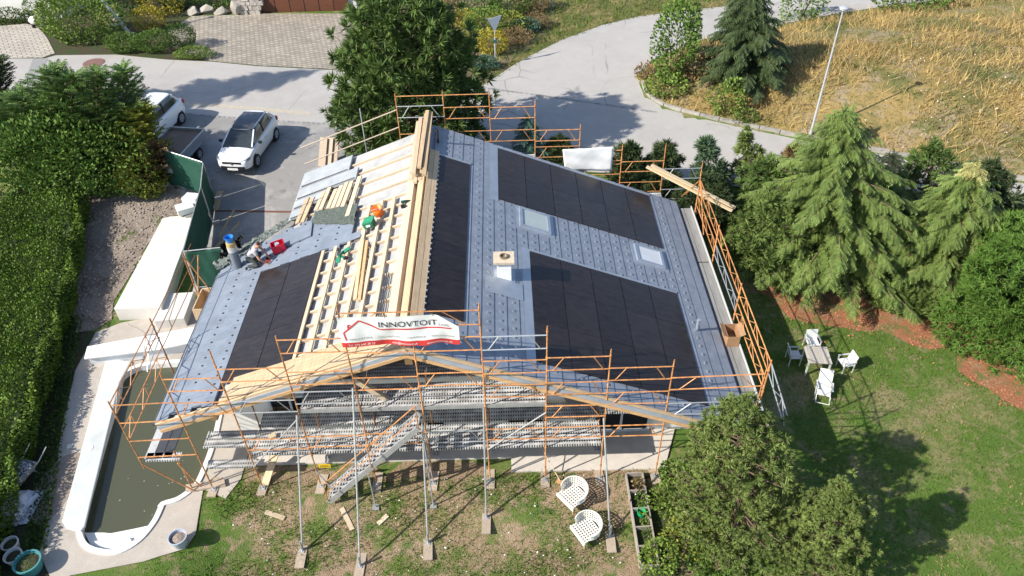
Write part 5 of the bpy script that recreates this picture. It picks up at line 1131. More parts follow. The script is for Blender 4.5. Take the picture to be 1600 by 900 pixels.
sbp = Vector(hit((26,795))); sbt = thing('rubble_sack', sbp, 'torn white sack spilling pale rubble below the wheelbarrow', 'sack')
r2 = np.random.default_rng(5); vs = []
for j in range(9):
    for i in range(14):
        u, v = i/13, j/8; vs.append((sbp.x-.85+1.5*u-.35*v*0, sbp.y+.55-1.15*v, sbp.z+.05+.35*math.sin(math.pi*u)*math.sin(math.pi*min(v+.1,1))*.8+abs(r2.normal())*.04))
obj('cloth', MB().add(vs, [(j*14+i, (j+1)*14+i, (j+1)*14+i+1, j*14+i+1) for j in range(8) for i in range(13)]), sbm, sbt)
mb = MB()
for k_ in range(320): 
    a_, r_ = random.uniform(0,6.28), random.uniform(0,1)**.6; mb.box((sbp.x-.1+.62*r_*math.cos(a_), sbp.y-.25+.5*r_*math.sin(a_), sbp.z+.36*(1-r_*r_)+.1), [random.uniform(.03,.1) for _ in range(3)], [random.uniform(0,3) for _ in range(3)])
o = obj('rubble', mb, stone_m, sbt); o['kind'] = 'stuff'
stk = thing('garden_stick', hit((75,620)), 'long pale stick leaning in the bed beside the clipped hedge', 'stick'); a, b = Vector(hit((74,634))), Vector(hit((81,560))); obj('rod', MB().tube(a+Vector((0,0,.1)), b+Vector((0,0,.5)), 0.02, 6), wood_w, stk)
tag(obj('terrace_tile', MB().box(Vector(hit((110,698)))+Vector((0,0,.045)),(0.16,0.14,0.02)), wplas), 'small white square lid set in the pool terrace', 'lid')

# ================================================================== STREET FURNITURE AND NEIGHBOURS
lm = mat('lamp_post_grey',(0.55,0.57,0.60),0.4,0.06,metal=0.3)
def lamp(base, top, label, r0=0.085):
    t = thing('street_lamp', base, label, 'street lamp', 'grey street lamps'); b = Vector(base); tp_ = Vector(top)
    obj('mast', MB().tube(b, b+(tp_-b)*0.35, r0, 10, r0*.85).tube(b+(tp_-b)*0.35, tp_, r0*.8, 10, r0*.45), lm, t); obj('mast_base', MB().lathe([(r0*1.3,0),(r0*1.2,.25),(r0,.3)], b, 10), lm, t)
    obj('lamp_head', MB().lathe([(.02,.0),(.17,.02),(.19,.05),(.14,.09),(.04,.11)], tp_, 16), lm, t); obj('diffuser', MB().lathe([(.15,-.02),(.16,.018)], tp_, 16), mat('lamp_diffuser',(0.8,0.8,0.78),0.3), t)
lb_ = hit((1266,212)); lt = PY((1318,14), lb_[1]); lamp(lb_, lt, 'tall grey street lamp leaning over the dry meadow', 0.062)
lb_ = hit((207,58)); lt = PY((124,-14), lb_[1]); lt[0] = lb_[0] - 2.3; lt[2] = 6.6; lamp(lb_, lt, 'grey street lamp rising from the laurel bush by the paved forecourt', 0.11)
sg_b = hit((774,104)); ys = thing('yield_sign', sg_b, 'triangular give-way sign seen from behind beside the road mouth', 'road sign'); b = Vector(sg_b)
obj('pole', MB().tube(b, b+Vector((0.05,0,2.75)), 0.035, 8), lm, ys); zc = b + Vector((0.05,-0.04,2.5))
Rz = Matrix.Rotation(R_(35),3,'Z'); tri = [Rz @ Vector(v) for v in ((-.48,0,.36),(.48,0,.36),(0,0,-.46))]
obj('plate', MB().add([zc+v for v in tri]+[zc+v+Vector((0,.02,0)) for v in tri], [(0,2,1),(3,4,5),(0,1,4,3),(1,2,5,4),(2,0,3,5)]), mat('sign_back',(0.68,0.70,0.72),0.4,0.05), ys)
obj('small_plate', MB().box(b+Vector((0.2,-.04,1.85)),(0.42,.02,.16),(0,.25,.4)), mat('sign_yellow',(0.75,0.48,0.02),0.5), ys); obj('clamp', MB().box(b+Vector((0.04,0,1.5)),(0.22,.12,.16)), mat('dark_teal',(0.02,0.10,0.10),0.5), ys)
# garage of the neighbour
stone = mat('rubble_stone',(0.46,0.42,0.37),0.9,0.25,6,bump=0.6,bscale=9,rnd=0.2)
ga, gb_ = hit((408,23)), hit((545,19)); Yg = (ga[1]+gb_[1])/2; zg = ga[2]
ng = thing('garage', ((ga[0]+gb_[0])/2, Yg+3, zg), "neighbour's garage with brown panelled door and stone pillar", 'garage')
obj('wall', MB().box(((ga[0]+gb_[0])/2, Yg+3.2, zg+1.5), (gb_[0]-ga[0]+1.0, 5.5, 3.0)), wall_m, ng)
gdm = mat('brown_garage_door',(0.135,0.05,0.028),0.5,0.2,3,stretch=(1,1,8),rnd=0.15); nd = 6; wd = (gb_[0]-ga[0])/nd
for k_ in range(nd): obj('door_panel', MB().box((ga[0]+wd*(k_+.5), Yg+0.35, zg+1.2), (wd-.05,.1,2.4)), gdm, ng, bevel=0.01)
obj('lintel', MB().box(((ga[0]+gb_[0])/2, Yg+0.2, zg+2.6), (gb_[0]-ga[0]+.4,.6,.35)), mat('brown_lintel',(0.10,0.045,0.03),0.6), ng)
pr = thing('stone_pillar', hit((390,24)), 'pale rubble stone wall end left of the garage door', 'wall'); pc_ = hit((391,24))
for j in range(9):
    x = pc_[0]-.62; z = pc_[2]+.02+j*.3
    while x < pc_[0]+.55:
        wv = random.uniform(.22,.5); obj('stone', MB().box((x+wv/2, pc_[1]+.5+random.uniform(-.03,.03), z+.14),(wv-.03,.9,.27),(0,0,random.uniform(-.04,.04))), stone, pr); x += wv
bo = [((655,75),0.0)]
bgrp = 'boulders edging the paved driveway'
bou = mat('pale_boulder',(0.38,0.35,0.30),0.9,0.2,2.5,bump=0.5,bscale=6)
def boulder(p, r, seed, label):
    bm = bmesh.new(); bmesh.ops.create_icosphere(bm, subdivisions=3, radius=1); r2 = np.random.default_rng(seed); dirs = r2.normal(size=(16,3)); dirs /= np.linalg.norm(dirs,axis=1)[:,None]; cut = r2.uniform(.5,.78,16)
    for v in bm.verts:
        for dd, c_ in zip(dirs, cut):
            s_ = v.co.x*dd[0]+v.co.y*dd[1]+v.co.z*dd[2]
            if s_ > c_: v.co -= Vector(dd)*(s_-c_)
        v.co = Vector((v.co.x*r[0], v.co.y*r[1], v.co.z*r[2])) + Vector((p[0],p[1],p[2]+r[2]*.45))
    me = bpy.data.meshes.new('boulder'); bm.to_mesh(me); bm.free(); return tag(obj('boulder', me, bou), label, 'boulder', bgrp)
for i, (px_, r, lab) in enumerate((((372,22),(.62,.5,.7),'largest pale boulder next to the stone pillar'),((348,22),(.7,.4,.4),'flat pale boulder second from the stone pillar'),((325,20),(.65,.4,.45),'wide pale boulder in the middle of the boulder row'),((303,23),(.6,.4,.42),'small grey boulder at the hedge end of the row'))): boulder(hit(px_), r, 40+i, lab)
fw = thing('garden_wall', hit((60,22)), 'white rendered wall behind the paved forecourt', 'wall'); w0, w1 = Vector(hit((-60,30))), Vector(hit((86,33))); w2 = Vector(hit((140,12)))
obj('panel', MB().beam(w0+Vector((0,0.4,.8)), w1+Vector((0,0.4,.8)), .35, 1.9), wall_m, fw); obj('panel', MB().beam(w1+Vector((0.2,0.4,.7)), w2+Vector((0,1.5,.7)), .35, 1.6), wall_m, fw)
sw = thing('white_garden_ornament', hit((62,41)), 'white squat ornament with dark legs at the edge of the forecourt', 'ornament'); q = Vector(hit((62,42)))
for k_ in range(4): obj('foot', MB().lathe([(.1,0),(.12,.15),(.08,.3)], q+Vector(((-.3,.3)[k_%2]*.8,(-.2,.2)[k_//2],.03)), 10), (dark_m, wplas)[k_ % 2], sw)
obj('torso', MB().lathe([(.1,.25),(.42,.32),(.5,.5),(.38,.66),(.1,.72)], q, 14), wplas, sw, smooth=True); obj('lobe', MB().lathe([(.05,.5),(.22,.58),(.24,.72),(.05,.82)], q+Vector((.35,-.1,.02)), 12), wplas, sw, smooth=True)
for i, px_ in enumerate(((181,26),(181,33),(180,42))):
    q = Vector(hit(px_)); tag(obj('stepping_stone', MB().box(q+Vector((0,0,.1)),(.62,.42,.16),(0,0,.2*i-.2)), bou, bevel=.04), ('furthest pale stepping stone in the neighbour garden','middle pale stepping stone in the neighbour garden','nearest pale stepping stone in the neighbour garden')[i], 'stepping stone', 'garden stepping stones')

# ================================================================== VEGETATION
def unit(a): return a / (np.linalg.norm(a, axis=-1, keepdims=True) + 1e-9)
def scatter(tv, tf, P_, D_, S_, r=None):
    """copies of a template (z along D) at P with size S and random twist"""
    r = r or rng; N = len(P_); D_ = unit(D_); a = np.where(np.abs(D_[:, 2:3]) > 0.9, np.array([[1., 0, 0]]), np.array([[0, 0, 1.]]))
    U = unit(np.cross(a, D_)); W = np.cross(D_, U); t = r.uniform(0, 2*np.pi, N)[:, None]
    U2 = U*np.cos(t) + W*np.sin(t); W2 = -U*np.sin(t) + W*np.cos(t); S_ = np.asarray(S_).reshape(N, 1, 1)
    V = P_[:, None, :] + S_*(tv[None, :, 0:1]*U2[:, None, :] + tv[None, :, 1:2]*W2[:, None, :] + tv[None, :, 2:3]*D_[:, None, :])
    F = tf[None] + (np.arange(N)*len(tv))[:, None, None]; return V.reshape(-1, 3), F.reshape(-1, tf.shape[1])
def scatter_flat(tv, tf, P_, D_, S_, up=np.array([0, 0, 1.])):
    """like scatter, but the template's y stays near 'up' (flat sprays)"""
    N = len(P_); D_ = unit(D_); U = unit(np.cross(D_, np.broadcast_to(up, D_.shape))); W = np.cross(U, D_); S_ = np.asarray(S_).reshape(N, 1, 1)
    V = P_[:, None, :] + S_*(tv[None, :, 0:1]*U[:, None, :] + tv[None, :, 1:2]*W[:, None, :] + tv[None, :, 2:3]*D_[:, None, :])
    F = tf[None] + (np.arange(N)*len(tv))[:, None, None]; return V.reshape(-1, 3), F.reshape(-1, tf.shape[1])
def tuft_t(n, lo, hi, wd, seed=1):
    r = np.random.default_rng(seed); vs = []; fs = []
    for i in range(n):
        az = 2*np.pi*i/n*2.618 + r.uniform(-.3,.3); el = r.uniform(lo, hi); d = np.array([math.sin(el)*math.cos(az), math.sin(el)*math.sin(az), math.cos(el)]); s_ = unit(np.cross(d, r.normal(size=3)))
        L = r.uniform(.75,1.05); b = d*0.12; vs += [b - s_*wd/2, b + s_*wd/2, d*L*.6 + s_*wd*.45, d*L]; o = 4*i; fs += [[o, o+1, o+2], [o, o+2, o+3]]
    return np.array(vs), np.array(fs)
def frond_t(n=5, droop=0.35):
    """flat conifer spray: a stem with side needles, drooping tip, z forward"""
    vs = []; fs = []
    def tri(a, b, c):
        o = len(vs); vs.extend([a, b, c]); fs.append([o, o+1, o+2])
    for i in range(n):
        u = (i+0.3)/n; z = u; y = -droop*u*u; L = 0.42*(1-0.55*u)
        for s_ in (-1, 1): tri((0, y+.015, z-.05), (0, y, z+.12), (s_*L, y-.10-.1*u, z+L*.75))
    tri((-.05, 0, 0), (.05, 0, 0), (0, -droop*1.15, 1.08)); return np.array(vs, float), np.array(fs)
LEAF_V = np.array([(0,0,-.5),(.30,.06,0),(0,0,.5),(-.30,.06,0)], float); LEAF_F = np.array([[0,1,2],[0,2,3]])
TUFT = tuft_t(30, .0, 1.9, .15); TUFT_F = tuft_t(40, .0, 1.75, .17, 7); TUFT_S = tuft_t(13, .1, 1.2, .13, 2); FROND = frond_t(5, .18); SPRAY = tuft_t(8, .05, .85, .15, 4)
def foliage(name, col, col2=None, var=.25, scale=1.3, island=.22, trans=.14, hue=.012): return mat(name, col, .6, var, scale, col2=col2, island=island, trans=trans, spec=.25, hue=hue)
pine_m = foliage('pine_needles_dark',(0.065,0.118,0.03),(0.115,0.175,0.042)); pine_l = foliage('pine_needles_light',(0.11,0.165,0.04),(0.185,0.235,0.064)); spruce_m = foliage('spruce_needles',(0.10,0.158,0.036),(0.165,0.222,0.056)); spruce_y = foliage('spruce_tips_gold',(0.34,0.32,0.10),(0.40,0.38,0.15)); fir_d = foliage('fir_needles',(0.045,0.075,0.028),(0.075,0.105,0.04)); hedge_m = foliage('hedge_leaves',(0.085,0.155,0.016),(0.125,0.20,0.026),scale=.9); thuja_m = foliage('thuja_sprays',(0.085,0.16,0.034),(0.125,0.205,0.05)); leaf_g = foliage('broad_leaves',(0.075,0.145,0.022),(0.13,0.21,0.04)); leaf_y = foliage('yellow_leaves',(0.32,0.27,0.03),(0.42,0.36,0.05)); leaf_dk = mat('dark_leaves',(0.04,0.085,0.018),.85,.25,1.3,col2=(0.07,0.125,0.026),island=.22,trans=.15,spec=.05,hue=.012); leaf_lt = foliage('light_leaves',(0.13,0.20,0.03),(0.18,0.26,0.05)); blue_m = foliage('blue_green_needles',(0.05,0.12,0.085),(0.08,0.16,0.11)); brown_m = foliage('brown_leaves',(0.17,0.12,0.055),(0.24,0.16,0.07)); yg_m = foliage('yellow_green_leaves',(0.20,0.24,0.03),(0.26,0.28,0.05)); silver_m = foliage('silver_needles',(0.30,0.36,0.34),(0.38,0.44,0.42))
bark = mat('bark',(0.16,0.11,0.075),0.9,0.3,6,bump=0.5,bscale=14,stretch=(1,1,.3)); bark_p = mat('pale_bark',(0.30,0.24,0.19),0.9,0.3,6)
def limbs_mesh(t, base, tops, rad, m_):
    mb = MB()
    for pts, r0 in tops: mb.path(pts, [r0*(1-.75*i/(len(pts)-1)) for i in range(len(pts))], 5)
    return obj('limbs', mb, m_, t, kind='stuff')
def pine(base, h, R, label, m_=None, seed=1, nb=70, per=16, ts=.34, z0=.12, lean=(0,0), group=None, profile=None, name='pine_tree', tmpl=None, flat=1.0, cat='tree', rise=.45):
    r = np.random.default_rng(seed); b = Vector([float(c) for c in base]); t = thing(name, b, label, cat, group); top = b + Vector((lean[0], lean[1], h))
    obj('trunk', MB().path([b+(top-b)*u for u in (0,.3,.6,.95)], [R*.07+.05, R*.055+.03, R*.035+.02, .015], 8), bark, t)
    prof = profile or (lambda u: (1-u)**.55*(.62+.38*min(1, u*3.5)))
    limbs = []; P_ = []; D_ = []
    for i in range(nb):
        u = (i+r.uniform(0,1))/nb; az = i*2.39996 + r.uniform(-.3,.3); L = R*prof(u)*r.uniform(.72,1.08); o = np.array(b+(top-b)*(z0+(1-z0)*u*.97)); od = np.array([math.cos(az), math.sin(az)*flat, 0]); pts = []
        for q in np.linspace(0, 1, 5): pts.append(o + od*L*q + np.array([0,0,L*(rise*q*q - .12*q)]) + r.normal(0,.04,3)*q)
        limbs.append(([tuple(p) for p in pts], .012+.018*R*(1-u)))
        nc = max(2, int(per*(0.30+L/R)/2.6)); qc = r.uniform(.25, 1.0, nc)**.65; oc = r.normal(0, .22, nc)*L*(1.15-qc*.4); hc = r.normal(.04,.11,nc)*L*.6
        k_ = nc*1; q = np.repeat(qc, 1); side = np.array([-od[1], od[0], 0]); off = np.repeat(oc, 1); jit = unit(r.normal(0, 1, (k_,3)))*ts*.32
        pp = o + np.outer(q*L, od) + np.outer(off, side) + np.stack([np.zeros(k_), np.zeros(k_), L*(rise*q*q-.12*q) + np.repeat(hc, 1)], 1) + jit
        P_.append(pp); D_.append(od*.7 + jit/(ts*.32)*.35 + np.stack([np.zeros(k_), np.zeros(k_), r.uniform(.15,.7,k_)], 1))
    P_ = np.concatenate(P_ + [np.array(top)[None] + r.normal(0,.12,(6,3))]); D_ = np.concatenate(D_ + [np.tile([[0,0,1.]], (6,1))])
    tv, tf = tmpl or TUFT; V, F = scatter(tv, tf, P_, D_, ts*r.uniform(.7,1.25,len(P_)), r); limbs_mesh(t, b, limbs, R, bark)
    obj('crown', npmesh('crown', V, F), m_ or pine_m, t); return t
def spruce(base, h, R, label, m_=None, seed=1, nb=120, lean=(0,0), ts=.42, group=None, tip=None, name='spruce_tree', tipfrac=.0, droop=.20, pw=.7, tz=.05):
    r = np.random.default_rng(seed); b = Vector([float(c) for c in base]); t = thing(name, b, label, 'tree', group); top = b + Vector((lean[0], lean[1], h))
    obj('trunk', MB().path([b+(top-b)*u for u in (0,.3,.6,.99)], [R*.06+.04, R*.05+.02, R*.03+.015, .012], 8), bark, t); P_ = []; D_ = []; limbs = []
    for i in range(nb):
        u = ((i+r.uniform(0,1))/nb)**1.05; az = i*2.39996 + r.uniform(-.35,.35); L = R*((1-u)**pw+.03)*r.choice([.62,.8,.95,1.05,1.15]); o = np.array(b+(top-b)*(.03+.96*u)); od = np.array([math.cos(az), math.sin(az), 0]); side = np.array([-od[1], od[0], 0])
        zq = lambda q: L*(.22*q - droop*q*q); limbs.append(([tuple(o+od*L*q+np.array([0,0,zq(q)])) for q in (0,.35,.7,.97)], .01+.012*R*(1-u)))
        k_ = max(3, int(L/.15)); q = np.linspace(.18, 1, k_)
        for s_ in (-1, 0, 1):
            pp = o + np.outer(q*L, od) + np.stack([0*q, 0*q, zq(q)], 1) + np.outer(s_*.14*L*(1-q), side) + r.normal(0,.03,(k_,3)); dd = od*.8 + np.outer(s_*(.95-.35*q), side) + np.stack([0*q, 0*q, tz-.45*q+r.normal(0,.12,k_)], 1); P_.append(pp); D_.append(dd)
    P_ = np.concatenate(P_ + [np.array(top)[None] - np.outer(np.linspace(0,.12*h,5), [0,0,1])]); D_ = np.concatenate(D_ + [np.tile([[0.02,0,1.]],(5,1))+r.normal(0,.12,(5,3))]); S_ = ts*r.uniform(.7,1.2,len(P_)); limbs_mesh(t, b, limbs, R, bark)
    hh = (P_[:,2]-b.z)/h; gold = (hh > 1-tipfrac) | ((r.uniform(0,1,len(P_)) < tipfrac*.12)) if tip else np.zeros(len(P_), bool)
    V, F = scatter_flat(*FROND, P_[~gold], D_[~gold], S_[~gold]); obj('crown', npmesh('crown', V, F), m_ or spruce_m, t)
    if gold.any(): V, F = scatter_flat(*FROND, P_[gold], D_[gold], S_[gold]); obj('golden_tips', npmesh('golden_tips', V, F), tip, t)
    return t
def shrub(base, rx, ry, rz_, label, m_, n=1400, ls=.14, seed=1, lumps=5, name='shrub', group=None, tmpl=None, cat='shrub', stems=4, up=.3, fill=.45, zc=.5, la=.28):
    r = np.random.default_rng(seed); b = np.array([float(c) for c in base]); t = thing(name, b, label, cat, group)
    d = unit(r.normal(size=(n,3))); ld = unit(r.normal(size=(lumps,3))); lump = 1 + la*np.max(np.clip(d@ld.T - .72, 0, 1)*3.5, axis=1) - .08
    rad = (1 - fill*r.uniform(0,1,n)**2.2)*lump; P_ = b + np.array([0,0,rz_*zc*1.0]) + d*rad[:,None]*np.array([rx,ry,rz_*(1-zc*.0)*.55]); ok = P_[:,2] > b[2]+.02; P_ = P_[ok]; d = d[ok]
    D_ = d + r.normal(0,.55,d.shape) + np.array([0,0,up]); tv, tf = tmpl or (LEAF_V, LEAF_F); V, F = scatter(tv, tf, P_, D_, ls*r.uniform(.7,1.3,len(P_)), r)
    mb = MB()
    for i in range(stems):
        a = r.uniform(0,6.28); mb.path([tuple(b), tuple(b+np.array([rx*.3*math.cos(a), ry*.3*math.sin(a), rz_*.4])), tuple(b+np.array([rx*.6*math.cos(a), ry*.6*math.sin(a), rz_*.75]))], [.03,.02,.008], 5)
    obj('stems', mb, bark, t); obj('foliage', npmesh('foliage', V, F), m_, t); return t
def ht(base, toppx):
    q = PY(toppx, base[1]); return q[2]-base[2], q[0]-base[0]

# -- large pine behind the house
b = np.array([-4.35,31.4,T(-4.35,31.4)]); h, lx = ht(b, (622,-18)); pine(b, h, 4.1, 'large dark pine standing between the house and the road', pine_m, 3, nb=200, per=24, ts=.43, z0=.05, lean=(lx,0), profile=lambda u: (1-u)**.36*(.86+.14*min(1,u*4)))
# -- pines in the front right corner
b = np.array([6.35,12.3,T(6.35,12.3)]); h, lx = ht(b, (1165,628)); pine(b, h, 2.15, 'bushy light green pine covering the front right house corner', pine_l, 5, nb=200, per=20, tmpl=TUFT_F, ts=.175, z0=.05, lean=(lx,0), profile=lambda u: (1-u)**.5*(.8+.2*min(1,u*4)))
b = np.array([8.3,10.9,T(8.3,10.9)]); h, lx = ht(b, (1322,757)); pine(b, h, 1.5, 'smaller light green pine at the bottom edge right of the bushy one', pine_l, 6, nb=140, per=24, tmpl=TUFT_F, ts=.15, z0=.05, lean=(lx,0), profile=lambda u: (1-u)**.5*(.85+.15*min(1,u*4)))
# -- spruces and pines on the right
b = hit((1300,402)); h, lx = ht(b, (1320,172)); spruce(b, h, 4.1, 'tall light green spruce with drooping branches behind the garden table', spruce_m, 11, nb=200, lean=(lx,0), ts=.36, pw=.76)
b = hit((1455,436)); h, lx = ht(b, (1526,258)); spruce(b, h, 3.1, 'slimmer spruce with golden tips right of the tall spruce', spruce_m, 12, nb=165, lean=(lx,0), ts=.34, pw=.8, tip=spruce_y, tipfrac=.06)
b = hit((1372,352)); h, lx = ht(b, (1398,240)); spruce(b, h, 1.5, 'golden topped young spruce squeezed between the two big spruces', spruce_m, 13, nb=70, lean=(lx,0), ts=.32, tip=spruce_y, tipfrac=.16)
b = hit((1500,400)); h, lx = ht(b, (1548,262)); pine(b, h, 2.2, 'dark green pine behind the golden tipped spruce', fir_d, 14, nb=90, per=15, ts=.34, lean=(lx,0))
b = hit((1440,330)); h, lx = ht(b, (1462,232)); pine(b, h, 1.9, 'loose pine with bare limbs between the spruces and the road', pine_m, 15, nb=60, per=9, ts=.34, lean=(lx,0))
b = hit((1575,405)); h, lx = ht(b, (1585,325)); pine(b, h, 1.3, 'small pine at the right edge beside the road', pine_l, 16, nb=50, per=11, ts=.30, lean=(lx,0))
b = hit((1215,345)); h, lx = ht(b, (1205,262)); pine(b, h, 2.3, 'spreading pine left of the tall spruce near the scaffold corner', pine_m, 17, nb=80, per=14, ts=.34, lean=(lx,0))
b = hit((1180,300)); h, lx = ht(b, (1165,210)); pine(b, h, 1.1, 'slender pale pine beside the road above the long planks', pine_l, 18, nb=50, per=9, ts=.30, lean=(lx,0), profile=lambda u: (1-u)**.8)
b = hit((1118,310)); h, lx = ht(b, (1100,222)); pine(b, h, 1.0, 'young bluish pine sprouting behind the long planks', foliage('pine_needles_blue',(0.07,0.12,0.06),(0.10,0.16,0.08)), 19, nb=45, per=9, ts=.34, lean=(lx,0))
b = hit((1262,300)); h, lx = ht(b, (1242,236)); pine(b, h, 1.4, 'scraggy brownish pine against the road left of the tall spruce', brown_m, 21, nb=50, per=7, ts=.30, lean=(lx,0))
for i, (bp, tpx, R, lab) in enumerate((((1020,300),(1042,230),1.0,'dark pine top above the rear scaffold, right of the white sheet'),((975,300),(985,230),.8,'dark pine top behind the rear scaffold next to the white sheet'),((1000,330),(1008,285),1.3,'dark low pine behind the back right roof edge'),((870,262),(875,222),.7,'little dark pine left of the white sheet'))):
    b = hit(bp); h, lx = ht(b, tpx); pine(b, h, R, lab, fir_d, 22+i, nb=46, per=12, ts=.34, lean=(lx,0), group='pines behind the rear scaffold', profile=lambda u: (1-u)**.35)
b = hit((830,262)); h, lx = ht(b, (824,186)); spruce(b, h, 1.1, 'thin dark spruce top poking up behind the rear scaffold', blue_m, 27, nb=40, lean=(lx,0), ts=.34)
b = hit((1090,350)); shrub(b, 1.3,1.2,2.0, 'dark bush filling the gap below the long planks', fir_d, 1600, .22, 29, tmpl=TUFT_S)
b = hit((1185,420)); pine(b, 3.4, 2.0, 'shaded pine beside the right scaffold at the spruce foot', spruce_m, 30, nb=80, per=14, ts=.32)
b = hit((1585,520)); shrub(b, 2.6,2.4,3.8, 'dense green juniper mound at the right edge of the lawn', foliage('juniper',(0.075,0.15,0.02),(0.11,0.20,0.035)), 7000, .24, 31, 12, name='juniper_bush', tmpl=TUFT_S, fill=.35, la=.55)
b = hit((1555,425)); shrub(b, .9,.8,1.6, 'silvery blue shrub behind the juniper mound', silver_m, 700, .24, 32, tmpl=TUFT_S)
b = hit((1420,478)); shrub(b, 1.2,.7,.8, 'low spruce skirt spreading on the mulch', spruce_m, 900, .34, 33, tmpl=FROND)
b = hit((1395,425)); h, lx = ht(b, (1402,335)); spruce(b, h, 1.9, 'short spruce filling the gap between the two big spruces', spruce_m, 34, nb=90, lean=(lx,0), ts=.34)
b = hit((1228,420)); h, lx = ht(b, (1222,330)); spruce(b, h, 1.9, 'low spruce in front of the spreading pine near the scaffold', spruce_m, 35, nb=90, lean=(lx,0), ts=.34)
# -- shrubs beside the raised bed
for i, (bp, r3, lab, mm) in enumerate((((1050,790),(.7,.6,.9),'leafy berry bush right of the raised bed',leaf_lt),((1075,850),(.8,.7,1.0),'yellow green bush at the foot of the bushy pine',yg_m),((1030,880),(.6,.6,.8),'bright leafy bush at the bottom edge near the raised bed',leaf_lt),((1055,750),(.6,.5,.8),'green climbing bush beside the terrace corner',leaf_g),((1120,890),(.8,.7,.8),'shaded leafy undergrowth below the bushy pine',leaf_g))):
    shrub(hit(bp), *r3, lab, mm, 900, .10, 50+i, group='bushes by the raised bed')
for i, yy_ in enumerate((765,785,815,840,872)):
    x_ = 990+(yy_-746)*24/144+4; shrub(hit((x_,yy_)), .2,.24,.42, ('lowest young crop nearest the terrace in the raised bed','leafy crop in the second raised bed compartment','yellow leafed crop beside the green pot','leafy crop in the fourth raised bed compartment','sparse crop in the last raised bed compartment')[i], (brown_m,leaf_g,leaf_lt,leaf_g,yg_m)[i], 110, .09, 60+i, group='crops in the raised bed', name='crop', cat='plant', stems=1)

# -- clipped hedge on the left
hedge = thing('clipped_hedge', hit((80,600)), 'long clipped green hedge along the left edge of the garden', 'hedge')
ln = [Vector(hit(p)) for p in ((134,325),(126,400),(110,490),(78,600),(50,700),(22,800),(-6,900),(-45,1040))]; HH, HWD = 1.15, 3.6
def hedge_mesh(ln, HH, HWD, dens, r, side=-1):
    P_ = []; D_ = []; core = MB()
    for a, b in zip(ln[:-1], ln[1:]):
        d = b-a; L = math.hypot(d.x, d.y); nn = Vector((d.y, -d.x, 0)).normalized()*(-1); nn = nn if nn.x > 0 else -nn
        n1 = int(L*HH*dens); u = r.uniform(0,1,n1); v = r.uniform(0.0,1,n1); bul = .14*np.sin(v*3.1)+.10*np.sin(u*L*2.3+v*4)+r.normal(0,.05,n1)
        P_.append(np.outer(1-u,a)+np.outer(u,b)+np.outer(bul,nn)+np.stack([0*v,0*v,v*HH],1)); D_.append(np.tile(np.array(nn),(n1,1))+r.normal(0,.5,(n1,3)))
        n2 = int(L*HWD*dens); u = r.uniform(0,1,n2); v = r.uniform(0,1,n2); zz = HH + .07*np.sin(u*L*1.7+v*5)+.05*np.sin(v*9+u*3)+r.normal(0,.04,n2) - .25*np.clip((.12-v)/.12,0,1)
        P_.append(np.outer(1-u,a)+np.outer(u,b)-np.outer(v*HWD,nn)+np.stack([0*v,0*v,zz],1)); D_.append(np.tile([[0,0,1.]],(n2,1))+r.normal(0,.5,(n2,3)))
        q = [a-nn*.12, b-nn*.12, b-nn*HWD, a-nn*HWD]; core.add([(p.x,p.y,p.z-.1) for p in q]+[(p.x,p.y,p.z+HH-.15) for p in q], [(4,5,6,7),(0,1,5,4),(1,2,6,5),(2,3,7,6),(3,0,4,7)])
    return np.concatenate(P_), np.concatenate(D_), core
P_, D_, core = hedge_mesh(ln, HH, HWD, 560, rng); V, F = scatter(LEAF_V, LEAF_F, P_, D_, .095*rng.uniform(.7,1.35,len(P_)))
obj('foliage', npmesh('foliage', V, F), hedge_m, hedge); obj('inner_branches', core, mat('hedge_core',(0.03,0.045,0.012),0.9,0.4,8), hedge)
gcov = [hit((x_, y_)) for x_, y_ in [(random.uniform(70,125), random.uniform(540,720)) for _ in range(26)]]
P_ = np.array([np.array(hit((105-.16*(y_-560)+random.uniform(-16,16), y_))) + np.array([0,0,random.uniform(.03,.22)]) for y_ in np.random.default_rng(3).uniform(495,860,2600)])
V, F = scatter(LEAF_V, LEAF_F, P_, rng.normal(0,.5,P_.shape)+np.array([0,0,1]), .10*rng.uniform(.6,1.3,len(P_))); obj('ground_cover', npmesh('ground_cover', V, F), leaf_dk, kind='stuff', label='dark ground cover between the hedge and the pool terrace', cat='ground cover')
# -- conifer screen, upper left
for i, (bp, tpx, R, lab, mm) in enumerate((((-20,235),(-5,95),1.5,'dark conifer cut by the left edge of the picture',fir_d),((25,262),(35,150),1.7,'broad conifer second from the left edge in the driveway screen',thuja_m),((70,270),(84,108),1.5,'tall conifer with two spires in the driveway screen',thuja_m),((115,275),(112,118),1.45,'conifer in the middle of the driveway screen',thuja_m),((155,278),(150,112),1.4,'bright conifer right of the screen middle',thuja_m),((195,272),(192,108),1.35,'conifer with the sharpest spire over the road',thuja_m),((222,280),(222,168),1.2,'yellowish leafy tree at the driveway end of the screen',yg_m),((246,292),(242,228),.8,'brown and yellow bush end of the screen by the green fence',brown_m))):
    b = hit(bp); h, lx = ht(b, tpx); spruce(b, h, R, lab, mm, 70+i, nb=int(60*R), lean=(lx,0), ts=.40, group='conifers screening the driveway', name='screen_conifer', droop=-.55, pw=.55, tz=.95)
